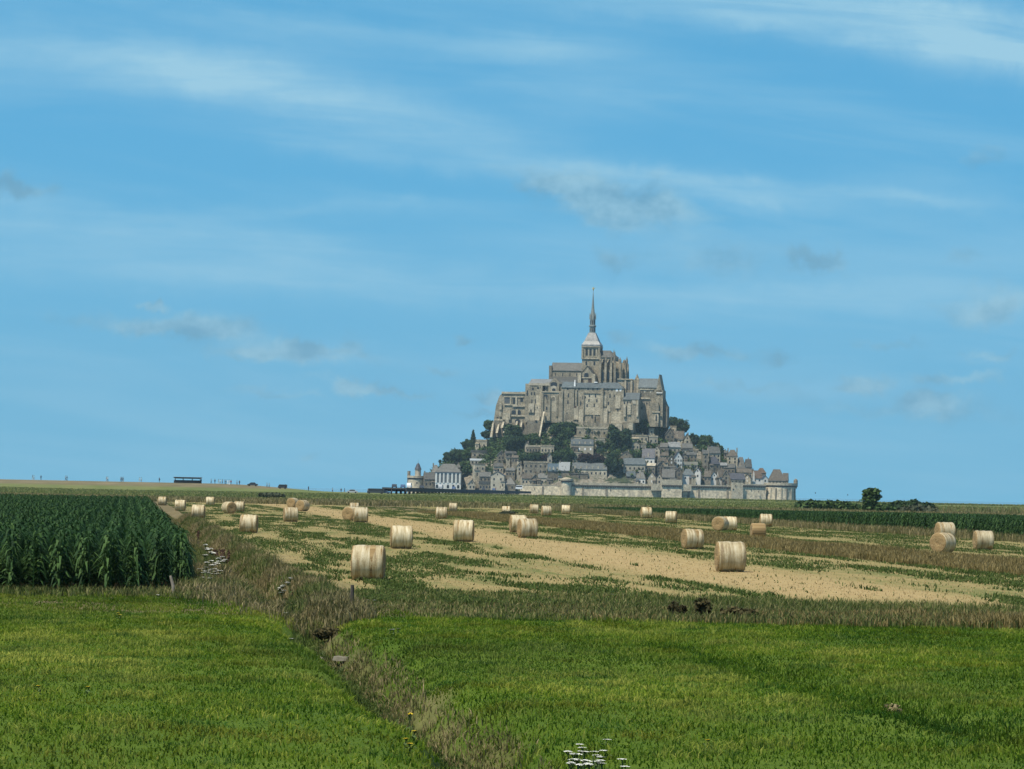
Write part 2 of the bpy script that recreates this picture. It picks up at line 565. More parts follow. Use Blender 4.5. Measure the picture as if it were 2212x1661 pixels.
def opening(parent, x, y, z0, z1, wd, mat='window_dark', arch=False, name='window', proud=.05, rz=0.0, thick=.3):
    k = (mat, arch)
    if k not in UNITS:
        UNITS[k] = UNIT(arch)
        UNITS[k].materials.append(M[mat])
    o = bpy.data.objects.new(name, UNITS[k])
    o.location, o.scale = (x + math.sin(rz) * proud, y - math.cos(rz) * proud, z0), (wd, thick, z1 - z0)
    o.rotation_euler = (0, 0, rz)
    o.parent = parent
    COL.objects.link(o)
    return o


def settle(root):
    """move an Empty to the base of what it carries without moving the parts"""
    lo, hi = Vector((1e9,) * 3), Vector((-1e9,) * 3)
    for c in root.children:
        if c.type == 'MESH':
            for v in c.bound_box:
                p = c.matrix_basis @ Vector(v)
                lo, hi = Vector(map(min, lo, p)), Vector(map(max, hi, p))
    d = Vector(((lo.x + hi.x) / 2, (lo.y + hi.y) / 2, lo.z))
    root.location = Vector(root.location) + Matrix.Rotation(root.rotation_euler.z, 3, 'Z') @ d
    for c in root.children:
        c.location = Vector(c.location) - d


class Ab:
    """one abbey building: parts are measured in the picture and placed in the church's own axes"""
    def __init__(s, name, label, cat):
        s.root = empty(name, (XC, YM, 0), TH, label=label, cat=cat, group='abbey buildings on the summit')
    def b(s, mb, x0, x1, yt, yb, yl, dep, reg='R1'):
        a, z1 = LX(reg, x0, yt, yl)
        c, z0 = LX(reg, x1, yb, yl)
        return mb.box(a, c, yl, yl + dep, z0, z1)
    def wall(s, rects, mat='granite', name='wall', reg='R1'):
        for r in rects:
            o = obj(name, s.b(MB(), *r, reg=reg), M[mat], s.root)
        return o
    def gable(s, x0, x1, yr, ye, yl, dep, mat='slate_blue', hip=(0, 0), over=.6, name='roof', reg='R1'):
        """pitched roof with its ridge along the church; hip = how far the ridge stops short at each end (px)"""
        a, ze = LX(reg, x0, ye, yl)
        c, _ = LX(reg, x1, ye, yl)
        yr_l = yl + dep / 2
        r0, zr = LX(reg, x0 + hip[0], yr, yr_l)
        r1, _ = LX(reg, x1 - hip[1], yr, yr_l)
        if not hip[0]:
            r0 = a
        if not hip[1]:
            r1 = c
        y0, y1 = yl - over, yl + dep + over
        mb = MB().add([(a, y0, ze), (c, y0, ze), (c, y1, ze), (a, y1, ze), (r0, yr_l, zr), (r1, yr_l, zr)],
                      [(0, 1, 5, 4), (2, 3, 4, 5), (1, 2, 5), (3, 0, 4), (3, 2, 1, 0)])
        return obj(name, mb, M[mat], s.root)
    def lean(s, x0, x1, yt, yb, yl, dep, mat='slate_blue', name='roof', reg='R1'):
        a, z0 = LX(reg, x0, yb, yl)
        c, _ = LX(reg, x1, yb, yl)
        _, z1 = LX(reg, x1, yt, yl + dep)
        mb = MB().prism_x([(yl - .5, z0), (yl + dep, z0), (yl + dep, z1)], a, c)
        return obj(name, mb, M[mat], s.root)
    def win(s, x, y0, y1, wpx, yl, mat='window_dark', arch=True, parent=None, reg='R1', name='window'):
        xl, z1 = LX(reg, x, y0, yl)
        _, z0 = LX(reg, x, y1, yl)
        px = 2.4578 / REG[reg][2] * .0803
        return opening(s.root, xl, yl, z0, z1, wpx * px, mat, arch, name)


# ---- the abbey church on the summit
ch = Ab('abbey_church', 'granite abbey church with square belfry and tall thin spire crowning the rock', 'church')
NZ = LX('R1', 1000, 700, -6)[1]
ch.wall([(738, 1060, 446, 720, -6.0, 12)], 'granite', 'nave_wall')
ch.gable(748, 1052, 368, 447, -6.0, 12, 'slate_grey', hip=(14, 0), name='nave_roof')
for x in (790, 862, 935, 1000):
    ch.win(x, 470, 502, 9, -6.0)
ch.wall([(724, 1030, 556, 760, -14.0, 8)], 'granite', 'aisle_wall')
ch.lean(722, 1030, 508, 558, -14.0, 7.9, 'slate_grey', 'aisle_roof')
ch.wall([(728, 748, 398, 720, -7.0, 13)], 'granite_dark', 'west_buttress')
# crossing tower
tw = MB()
hw = 6.6
_, TZ1 = LX('R1', 1140, 206, -hw)
_, TZS = LX('R1', 1140, 330, -hw)
_, TZ0 = LX('R1', 1140, 640, -hw)
tw.frust((-hw, hw, -hw, hw), TZS, (-hw, hw, -hw, hw), TZ1)
tw.frust((-hw - .5, hw + .5, -hw - .5, hw + .5), TZ0, (-hw - .25, hw + .25, -hw - .25, hw + .25), TZS - .02)
for sx in (-1, 1):
    for sy in (-1, 1):
        tw.box(sx * hw - .75, sx * hw + .75, sy * hw - .75, sy * hw + .75, TZS + .5, TZ1 - .9)
tower = obj('belfry_tower', tw, M['granite'], ch.root)
st = MB()
for z in (TZS, TZ1 - .6):
    st.box(-hw - 1.0, hw + 1.0, -hw - 1.0, hw + 1.0, z - .35, z + .35)
obj('string_course', st, M['granite_pale'], ch.root)
zb0, zb1 = LX('R1', 1140, 300, -hw)[1], LX('R1', 1140, 234, -hw)[1]
zl0, zl1 = LX('R1', 1140, 394, -hw)[1], LX('R1', 1140, 356, -hw)[1]
for k in (-1, 0, 1):
    opening(ch.root, k * 3.1 - .2, -hw, zb0, zb1, 1.6, arch=True, name='belfry_opening')
    opening(ch.root, hw, k * 3.1, zb0, zb1, 1.6, arch=True, name='belfry_opening', rz=R(90))
for k in (-1, 1):
    opening(ch.root, k * 3.2 - .2, -hw - .4, zl0, zl1, 1.3, arch=True, name='window')
pil = MB()
for k in (-2, -1, 1, 2):
    x = (-4.9, -1.75, 1.35, 4.5)[(k + 2) if k < 0 else k + 1]
    pil.box(x - .3, x + .3, -hw - .35, -hw - .01, zb0 - 1, zb1 + .5)
obj('belfry_pilaster', pil, M['granite_pale'], ch.root)
# swept pavilion roof, lantern, spire, statue
def rs(y):
    return LX('RS', 520, y, 0)[1]
z0 = rs(1150)
ring = []
for hwid, y in ((hw + .9, 1160), (hw + .75, 1135), (5.6, 1075), (4.4, 1010), (3.3, 955), (2.75, 925)):
    ring.append((hwid, rs(y)))
pr = MB()
for (h0, za), (h1, zb) in zip(ring, ring[1:]):
    pr.frust((-h0, h0, -h0, h0), za, (-h1, h1, -h1, h1), zb)
roof = obj('tower_roof', pr, M['lead_roof'], ch.root)
dm = MB().lathe(0, -4.9, [(.55, rs(1085)), (.55, rs(1060)), (.05, rs(1048))], 8)
obj('dormer', dm, M['slate_dark'], roof)
ln = MB().lathe(0, 0, [(2.45, rs(935)), (2.35, rs(830)), (2.95, rs(815)), (2.95, rs(795)), (2.3, rs(790)), (2.2, rs(690)), (2.35, rs(680)), (2.2, rs(640))], 8, R(22.5))
lant = obj('spire_lantern', ln, M['spire_copper'], ch.root)
for i in range(8):
    a = R(45 * i)
    opening(lant, math.sin(a) * 2.1, -math.cos(a) * 2.1, rs(780), rs(700), .85, arch=True, name='louvre', rz=a)
    opening(lant, math.sin(a) * 2.3, -math.cos(a) * 2.3, rs(905), rs(840), .8, arch=True, name='louvre', rz=a)
spm = MB().lathe(0, 0, [(2.25, rs(640)), (1.75, rs(590)), (1.3, rs(530)), (1.0, rs(470)), (.72, rs(390)), (.42, rs(290)), (.12, rs(185))], 8, R(22.5))
spire = obj('spire', spm, M['spire_copper'], ch.root)
for i in range(8):
    a = R(45 * i + 22.5)
    pn = MB().lathe(2.45 * math.cos(a), 2.45 * math.sin(a), [(.28, rs(690)), (.24, rs(620)), (.02, rs(570))], 5)
    obj('pinnacle', pn, M['spire_copper'], spire)
sm = MB().lathe(0, 0, [(.3, rs(186)), (.6, rs(168)), (.8, rs(150)), (.5, rs(138)), (.45, rs(128)), (.05, rs(120))], 8)
sm.add([(-.3, .1, rs(150)), (-1.3, .35, rs(128)), (-1.1, .35, rs(146)), (.3, .1, rs(150)), (1.5, .35, rs(124)), (1.2, .35, rs(146)),
        (-.3, .25, rs(150)), (.3, .25, rs(150))], [(0, 1, 2), (3, 5, 4), (6, 2, 1), (7, 4, 5)])
obj('gilded_statue', sm, M['gilding'], ch.root)
# south transept
a, zp = LX('R1', 1102, 405, -22)
x0, ze = LX('R1', 1022, 505, -22)
x1, _ = LX('R1', 1182, 505, -22)
_, zb = LX('R1', 1100, 700, -22)
tg = MB().prism([(x0, zb), (x1, zb), (x1, ze), ((x0 + x1) / 2, zp), (x0, ze)], -22, -6)
obj('transept_gable', tg, M['granite'], ch.root)
tr = MB()
xm = (x0 + x1) / 2
for sx, xe in ((-1, x0), (1, x1)):
    tr.add([(xe + sx * .4, -22.3, ze + .1), (xm, -22.3, zp + .45), (xm, -6, zp + .45), (xe + sx * .4, -6, ze + .1),
            (xe + sx * .4, -22.3, ze - .3), (xm, -22.3, zp + .05), (xm, -6, zp + .05), (xe + sx * .4, -6, ze - .3)],
           [(0, 1, 2, 3), (7, 6, 5, 4), (0, 4, 5, 1), (3, 2, 6, 7), (0, 3, 7, 4)])
obj('transept_roof', tr, M['slate_grey'], ch.root)
ch.win(1095, 470, 512, 44, -22, 'window_dark', True, name='rose_window')
ch.wall([(1010, 1040, 470, 600, -23.5, 1.6), (1150, 1180, 480, 600, -23.5, 1.6), (1012, 1180, 512, 524, -22.5, .6)], 'granite_pale', 'transept_buttress')
for x in (1050, 1130):
    ch.win(x, 522, 566, 34, -22, 'door_wood', True, name='arched_door')
# choir: clerestory, ring of chapels, radiating buttresses
x_c = 6.6
cx_ap = LX('R1', 1350, 300, 0)[0] - 1.5
zr, zc = LX('R1', 1300, 250, 0)[1], LX('R1', 1300, 318, -6)[1]
zbot, zch = LX('R1', 1300, 700, -10)[1], LX('R1', 1300, 440, -12)[1]
apse = [(cx_ap + 6.2 * math.cos(t), 6.2 * math.sin(t)) for t in [R(-90 + 22.5 * i) for i in range(9)]]
def extrude(poly, za, zb_):
    n = len(poly)
    return MB().add([(x, y, za) for x, y in poly] + [(x, y, zb_) for x, y in poly],
                    [tuple(range(n - 1, -1, -1)), tuple(range(n, 2 * n))] + [(i, (i + 1) % n, (i + 1) % n + n, i + n) for i in range(n)])
poly = [(x_c, -6.2)] + apse + [(x_c, 6.2)]
obj('clerestory', extrude(poly, zbot, zc), M['granite'], ch.root)
rf = MB()
nv = len(poly)
big = [(x_c, -6.8)] + [(cx_ap + (x - cx_ap) * 1.1, y * 1.1) for x, y in apse] + [(x_c, 6.8)]
rf.add([(x, y, zc + .02) for x, y in big] + [(x_c, 0, zr), (cx_ap, 0, zr)],
       [(0, 1, nv + 1, nv)] + [(i, i + 1, nv + 1) for i in range(1, nv - 2)] + [(nv - 2, nv - 1, nv, nv + 1)] + [tuple(range(nv - 1, -1, -1))])
obj('choir_roof', rf, M['slate_grey'], ch.root)
ring2 = [(x_c, -12.6)] + [(cx_ap + 12.4 * math.cos(t), 12.4 * math.sin(t)) for t in [R(-90 + 22.5 * i) for i in range(9)]] + [(x_c, 12.6)]
obj('chapel_ring', extrude(ring2, zbot - 8, zch), M['granite'], ch.root)
fins = [(x_c + 2.2 + 4.3 * i, -90.0) for i in range(3)] + [(cx_ap, -90 + 22.5 * i) for i in range(1, 8)] + [(x_c + 2.2 + 4.3 * i, 90.0) for i in range(3)]
zt_in, zt_out, zpin = LX('R1', 1300, 352, -8)[1], LX('R1', 1300, 372, -14)[1], LX('R1', 1300, 268, -14)[1]
for i, (fx, ang) in enumerate(fins):
    a = R(ang)
    bm = MB().prism([(6.0, zt_in - 3.2), (11.4, zt_out - 5.0), (11.4, zbot - 6), (15.6, zbot - 6), (15.1, zch - 4), (14.6, zt_out), (11.8, zt_out), (6.0, zt_in)][::-1], -.85, .85)
    bm.v = [(fx + x * math.cos(a) - y * math.sin(a), x * math.sin(a) + y * math.cos(a), z) for x, y, z in bm.v]
    fb = obj('flying_buttress', bm, M['granite'], ch.root)
    px_, py_ = fx + 13.2 * math.cos(a), 13.2 * math.sin(a)
    hgt = zpin - (i % 3) * 1.2 - (2.4 if ang > -80 else 0)
    obj('pinnacle', MB().lathe(px_, py_, [(1.0, zt_out - .5), (.85, zt_out + 1.6), (1.0, zt_out + 1.8), (.03, hgt)], 6), M['granite_dark'], fb)
for i in range(9):
    a = R(-90 + 22.5 * i - 11.25) if i else R(-90)
    for rr, zz0, zz1, wd in ((6.0, zt_in - 3.5, zc - 1.6, 1.7), (12.1, zch - 8.2, zch - 1.4, 1.9)):
        ox = cx_ap if i else cx_ap - 4.2
        opening(ch.root, ox + rr * math.cos(a), rr * math.sin(a), zz0, zz1, wd, arch=True, rz=a + R(90), proud=.25, thick=.5)
for fx in (x_c + 4.3, x_c + 8.6):
    opening(ch.root, fx, -12.6, zch - 8.2, zch - 1.2, 2.0, arch=True)
    opening(ch.root, fx, -6.2, zt_in - 3.0, zc - 1.5, 2.0, arch=True)
pn = MB()
for x in (1366, 1376):
    xl, zt = LX('R1', x, 232 + (x - 1366) * 2, -3)
    pn.lathe(xl, -3, [(.9, zc - 6), (.7, zc + 2.2), (.02, zt)], 6)
obj('turret', pn, M['granite_dark'], ch.root)
# terrace in front of the choir
ch.wall([(1405, 1612, 532, 760, -24.0, 12)], 'granite', 'terrace_wall')
ch.wall([(1400, 1552, 526, 538, -24.8, 1.0)], 'granite_pale', 'terrace_parapet')
for x in (1500, 1516, 1560, 1582):
    ch.win(x, 560, 640, 10, -24, 'window_grey', True)
ch.wall([(1470, 1484, 545, 720, -25.2, 1.4), (1530, 1544, 545, 720, -25.2, 1.4), (1590, 1606, 520, 720, -25.2, 1.4)], 'granite_pale', 'terrace_buttress')
xl, zt = LX('R1', 1595, 478, -23)
_, zz = LX('R1', 1595, 540, -23)
obj('turret', MB().lathe(xl, -23, [(1.7, zz - 10), (1.6, zz + .5), (1.8, zz + .7), (.03, zt)], 8), M['granite_dark'], ch.root)
settle(ch.root)

# ---- long lodgings range on the south front
lo = Ab('abbey_lodgings', 'long buttressed granite range with blue slate roof on the front of the abbey', 'abbey building')
F = -44.0
lo.wall([(850, 972, 618, 1000, F, 13), (972, 1250, 612, 1010, F + .8, 12), (1250, 1452, 620, 1000, F + .3, 12)], 'granite', 'wall')
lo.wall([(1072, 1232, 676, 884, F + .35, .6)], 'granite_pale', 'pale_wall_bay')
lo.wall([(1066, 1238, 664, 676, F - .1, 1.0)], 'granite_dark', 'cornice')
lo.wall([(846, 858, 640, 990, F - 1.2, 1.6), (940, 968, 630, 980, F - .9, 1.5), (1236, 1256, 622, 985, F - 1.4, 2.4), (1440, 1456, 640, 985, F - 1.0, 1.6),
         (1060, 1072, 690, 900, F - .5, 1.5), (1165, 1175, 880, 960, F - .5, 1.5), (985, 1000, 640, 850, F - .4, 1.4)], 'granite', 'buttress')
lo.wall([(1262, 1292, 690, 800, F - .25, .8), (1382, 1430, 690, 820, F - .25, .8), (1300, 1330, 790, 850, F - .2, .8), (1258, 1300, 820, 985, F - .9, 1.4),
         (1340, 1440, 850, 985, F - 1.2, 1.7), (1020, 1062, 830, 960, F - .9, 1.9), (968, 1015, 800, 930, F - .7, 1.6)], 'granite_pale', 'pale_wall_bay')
lo.gable(846, 990, 556, 614, F, 13, 'slate_blue', hip=(22, 6))
lo.gable(984, 1258, 566, 616, F + .8, 12, 'slate_blue', hip=(10, 0))
lo.gable(1250, 1462, 564, 622, F + .3, 12, 'slate_blue', hip=(10, 58))
xl, zt = LX('R1', 983, 540, F + 2)
_, zb = LX('R1', 983, 620, F + 2)
obj('chimney', MB().frust((xl - .7, xl + .7, F + 1, F + 3), zb, (xl - .3, xl + .3, F + 1.6, F + 2.4), zt), M['paint_white'], lo.root)
lo.wall([(1170, 1204, 558, 568, F + 5, 1.0)], 'paint_white', 'skylight')
for x, y0, y1 in [(912, 612, 640), (918, 670, 712), (914, 735, 775), (1022, 618, 642), (1112, 618, 640), (1160, 618, 642), (1203, 618, 640), (1010, 640, 660),
                  (1125, 676, 708), (1185, 678, 712), (1120, 730, 756), (1198, 728, 760), (1103, 775, 806), (1172, 770, 808), (1040, 745, 790), (1060, 700, 730),
                  (1268, 622, 645), (1307, 620, 646), (1347, 625, 648), (1328, 672, 718), (1312, 750, 788), (1310, 820, 858), (1390, 750, 785), (1405, 825, 850),
                  (1370, 690, 705), (985, 895, 940), (1150, 890, 910), (1345, 900, 925), (905, 860, 875), (1085, 700, 720)]:
    inbay = 1072 < x < 1232 and y0 > 670
    lo.win(x, y0, y1, 13, F + (.35 if inbay else .8 if 972 < x < 1250 else .3 if x > 1250 else 0) - (.0), 'window_dark', y1 - y0 > 30)
for x in (1395, 1432):
    lo.win(x, 626, 652, 22, F + .3, 'paint_white', False)
lo.win(980, 795, 815, 36, F - .7, 'door_wood', False, name='balcony_door')
for x, y0 in ((1170, 885), (1225, 900), (910, 870)):
    lo.win(x, y0, y0 + 60, 40, F + .8 if x > 970 else F, 'granite_dark', True, name='blind_arch')
settle(lo.root)

# ---- gabled block with the two tall arches, left of the lodgings
ga = Ab('abbey_gallery', 'granite block with small gable over an arched opening and two tall blind arches', 'abbey building')
F = -42.0
ga.wall([(655, 852, 655, 960, F, 16), (690, 850, 565, 700, F + 4, 14)], 'granite', 'wall')
ga.wall([(650, 850, 650, 664, F - .6, 1.2)], 'granite_pale', 'parapet')
a, zp = LX('R1', 775, 520, F + 2.5)
x0, ze = LX('R1', 722, 580, F + 2.5)
x1, _ = LX('R1', 828, 580, F + 2.5)
_, zb = LX('R1', 775, 660, F + 2.5)
obj('gable', MB().prism([(x0, zb), (x1, zb), (x1, ze), (a, zp), (x0, ze)], F + 2.5, F + 14), M['granite'], ga.root)
ga.win(775, 560, 602, 66, F + 2.5, 'window_dark', True, name='arched_opening')
ga.win(775, 596, 655, 56, F + 2.3, 'render_cream', True, name='arch_infill')
ga.win(775, 622, 648, 34, F + 2.2, 'window_dark', True, name='window')
ga.lean(820, 900, 545, 580, F + 3.5, 8, 'slate_grey')
ga.wall([(652, 668, 670, 940, F - 1.5, 2.2), (712, 738, 700, 940, F - 1.2, 2.2), (800, 812, 690, 900, F - .6, 1.4), (826, 842, 660, 980, F - 1.6, 2.2)], 'granite', 'buttress')
ga.win(695, 682, 800, 62, F, 'window_dark', True, name='tall_arch')
ga.win(688, 700, 960, 50, F - .35, 'granite', True, name='arch_infill')
ga.win(766, 690, 850, 66, F, 'granite_pale', True, name='tall_arch')
ga.win(770, 705, 745, 36, F - .1, 'granite_dark', True, name='window')
ga.win(705, 800, 835, 16, F - 1.2, 'window_dark', True)
settle(ga.root)

# ---- flat roofed western range
we = Ab('abbey_west_range', 'granite range with low pale roof stepping down at the west end of the abbey', 'abbey building')
F = -40.0
we.wall([(496, 656, 590, 960, F, 18), (496, 540, 576, 700, F + 6, 12)], 'granite', 'wall')
we.lean(530, 738, 532, 572, F + 1, 12, 'lead_roof')
we.wall([(528, 730, 570, 596, F + .4, 14)], 'render_cream', 'parapet')
we.wall([(540, 620, 590, 598, F - .3, .8), (680, 712, 592, 600, F - .3, .8)], 'granite_dark', 'cornice')
we.wall([(600, 636, 690, 800, F - .4, 1), (526, 580, 770, 860, F - .9, 1.6), (592, 634, 790, 940, F - 1.3, 2.2), (640, 655, 640, 900, F - .9, 1.5)], 'granite_pale', 'buttress')
for x, y0, y1, wd in [(515, 640, 696, 16), (570, 615, 640, 18), (620, 610, 628, 20), (556, 660, 690, 12), (585, 660, 690, 12), (560, 730, 770, 11), (596, 725, 770, 11),
                      (548, 830, 848, 10), (700, 610, 630, 18), (645, 690, 720, 9), (612, 805, 820, 10)]:
    we.win(x, y0, y1, wd, F - .02 if y0 < 790 else F - 1.3, 'window_dark', y1 - y0 > 35)
settle(we.root)

# ---- roofless western end above the cliff
ru = Ab('roofless_abbey_hall', 'roofless granite hall with big empty windows at the western cliff edge', 'ruin')
F = -36.0
pts = [LX('R1', x, y, F) for x, y in ((150, 1100), (500, 1100), (496, 655), (275, 662), (240, 700), (206, 790), (186, 930))]
obj('wall', MB().prism(pts, F, F + 16), M['granite'], ru.root)
ru.wall([(262, 496, 655, 678, F - .8, 1.4), (285, 480, 700, 712, F - .5, 1.2), (288, 400, 778, 790, F - .7, 1.3), (370, 490, 790, 804, F - .9, 1.5),
         (350, 490, 884, 900, F - .9, 1.5), (190, 300, 925, 940, F - .8, 1.4)], 'granite_pale', 'ledge')
ru.wall([(240, 262, 765, 832, F - 1.2, 1.8), (236, 260, 850, 900, F - 1.4, 2), (345, 358, 700, 780, F - .8, 1.4), (398, 412, 700, 800, F - .8, 1.4), (404, 420, 830, 885, F - 1, 1.5),
         (270, 345, 860, 930, F - 1.8, 2.4), (300, 330, 900, 1000, F - 2.4, 3)], 'granite_pale', 'buttress')
for x, y0, y1, wd, ar in [(316, 712, 772, 52, False), (385, 715, 785, 22, True), (460, 712, 756, 26, True), (380, 838, 880, 44, True), (435, 836, 882, 32, True), (425, 800, 812, 40, False),
                          (420, 925, 960, 50, True), (222, 905, 918, 20, False), (300, 880, 905, 14, True)]:
    ru.win(x, y0, y1, wd, F, 'window_dark' if wd != 52 else 'window_grey', ar, name='empty_window')
ru.wall([(175, 300, 945, 1100, F - 3.2, 5), (300, 470, 960, 1060, F - 3.0, 5)], 'granite_dark', 'foundation')
for x0, x1, yt, yb in ((158, 172, 960, 1100), (212, 228, 975, 1060), (262, 276, 950, 1010), (285, 300, 1000, 1060), (430, 462, 950, 1075), (390, 412, 945, 1020)):
    a, z1 = LX('R1', (x0 + x1) / 2 + 14, yt, F - 4)
    c, z0 = LX('R1', (x0 + x1) / 2 - 8, yb, F - 9)
    obj('buttress', MB().frust((c - .9, c + .9, F - 9, F - 2), z0, (a - .6, a + .6, F - 4.5, F - 2), z1), M['granite_pale'], ru.root)
settle(ru.root)

# ---- sloping masonry below the west range and the long stone ramp
rp = Ab('sloping_retaining_wall', 'big sloping granite retaining wall below the western range of the abbey', 'retaining wall')
q = [LX('R1', x, y, -50) for x, y in ((455, 1085), (640, 1060), (662, 945), (525, 938))]
rp_m = MB().prism(q, -50, -38)
obj('wall', rp_m, M['granite_dark'], rp.root)
rp.wall([(590, 610, 936, 946, -50.6, 1.0)], 'window_dark', 'drain_opening')
settle(rp.root)
st_ = Ab('stone_ramp', 'narrow pale stone ramp running straight down between the trees', 'ramp')
a, z1 = LX('R1', 678, 850, -44)
c, z0 = LX('R1', 634, 1085, -66)
obj('ramp_strip', MB().add([(a - .6, -44, z1), (a + .6, -44, z1), (c + .6, -66, z0), (c - .6, -66, z0), (a - .6, -44, z1 - 3), (a + .6, -44, z1 - 3), (c + .6, -66, z0 - 3), (c - .6, -66, z0 - 3)],
                          [(0, 3, 2, 1), (0, 4, 7, 3), (1, 2, 6, 5), (3, 7, 6, 2), (0, 1, 5, 4), (4, 5, 6, 7)]), M['granite_pale'], st_.root)
settle(st_.root)

# ---- eastern block
ea = Ab('abbey_gatehouse', 'steep blue slate roofed granite gatehouse with gable turret at the east end', 'gatehouse')
F = -34.0
ea.wall([(1606, 1800, 610, 1000, F, 15), (1780, 1842, 640, 1000, F - 1.5, 17)], 'granite', 'wall')
ea.gable(1604, 1806, 524, 614, F, 15, 'slate_blue')
q = [LX('R1', x, y, F - 1.5) for x, y in ((1782, 700), (1846, 700), (1838, 630), (1822, 550), (1811, 484), (1800, 550), (1784, 632))]
obj('gable_turret', MB().prism(q, F - 1.5, F + 15), M['granite'], ea.root)
q = [LX('R1', x, y, F + 2) for x, y in ((1800, 1010), (1886, 1010), (1886, 800), (1860, 735), (1842, 650), (1800, 650))]
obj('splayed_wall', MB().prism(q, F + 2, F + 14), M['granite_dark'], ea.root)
ea.wall([(1782, 1842, 660, 672, F - 2.0, .9)], 'render_white', 'ledge')
ea.wall([(1618, 1760, 626, 640, F - .5, .9), (1625, 1720, 712, 728, F - .8, 1.3)], 'granite_pale', 'ledge')
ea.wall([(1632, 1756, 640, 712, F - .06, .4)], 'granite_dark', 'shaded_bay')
ea.wall([(1604, 1622, 640, 900, F - 1.2, 2), (1715, 1800, 760, 1000, F - 3.5, 4), (1606, 1660, 760, 940, F - 2.2, 3), (1766, 1776, 640, 760, F - 1.2, 2)], 'granite', 'buttress')
ea.wall([(1740, 1820, 846, 862, F - 4.0, .9)], 'granite_pale', 'ledge')
ea.win(1668, 636, 664, 14, F - .06, 'render_cream', True)
ea.win(1726, 646, 668, 14, F - .06, 'render_cream', True)
for x, y0, y1, yl in ((1716, 755, 795, F), (1690, 760, 780, F), (1783, 880, 945, F - 3.5), (1640, 800, 830, F - 2.2), (1740, 770, 800, F)):
    ea.win(x, y0, y1, 14, yl, 'window_dark', True)
ea.win(1783, 862, 960, 46, F - 3.46, 'granite_pale', True, name='arch_surround')
ea.wall([(1880, 1888, 800, 1005, F + 1, 12)], 'granite_dark', 'corner_buttress')
settle(ea.root)
mi = Ab('abbey_annexe', 'small granite annexe with blue slate roof and one white panel beside the gatehouse', 'abbey building')
F = -46.0
mi.wall([(1452, 1610, 728, 960, F, 12)], 'granite', 'wall')
mi.gable(1456, 1614, 664, 732, F, 12, 'slate_blue', hip=(0, 0))
mi.wall([(1452, 1600, 730, 738, F - .5, .8)], 'granite_dark', 'cornice')
q = [LX('R1', x, y, F - .4) for x, y in ((1552, 775), (1586, 780), (1580, 742), (1540, 732))]
obj('white_panel', MB().prism(q, F - .4, F + .2), M['render_cream'], mi.root)
for x in (1470, 1500, 1525):
    mi.win(x, 750, 780, 12, F)
mi.wall([(1460, 1480, 780, 900, F - 1.6, 2.2), (1500, 1530, 770, 880, F - .8, 1.4), (1588, 1604, 740, 900, F - .8, 1.4)], 'granite_pale', 'buttress')
settle(mi.root)
lw = Ab('abbey_terrace_wall', 'rough granite terrace wall footing the lodgings above the village', 'retaining wall')
lw.wall([(1000, 1440, 958, 1075, -50, 12), (1440, 1560, 960, 1060, -49, 12)], 'granite', 'wall')
lw.wall([(930, 1000, 948, 966, -49, 4), (1380, 1445, 970, 1000, -51, 3), (1500, 1550, 960, 1030, -52, 4), (1300, 1445, 1000, 1040, -51.5, 3)], 'granite_pale', 'parapet')
for x in (1075, 1120, 1200):
    lw.win(x, 945, 985, 28, -50, 'granite_dark', True, name='blind_arch')
settle(lw.root)

# ================================================================ the village
PXM = {k: .54004 * 2520 / F_PX / v[2] for k, v in REG.items()}      # metres per measured pixel, about


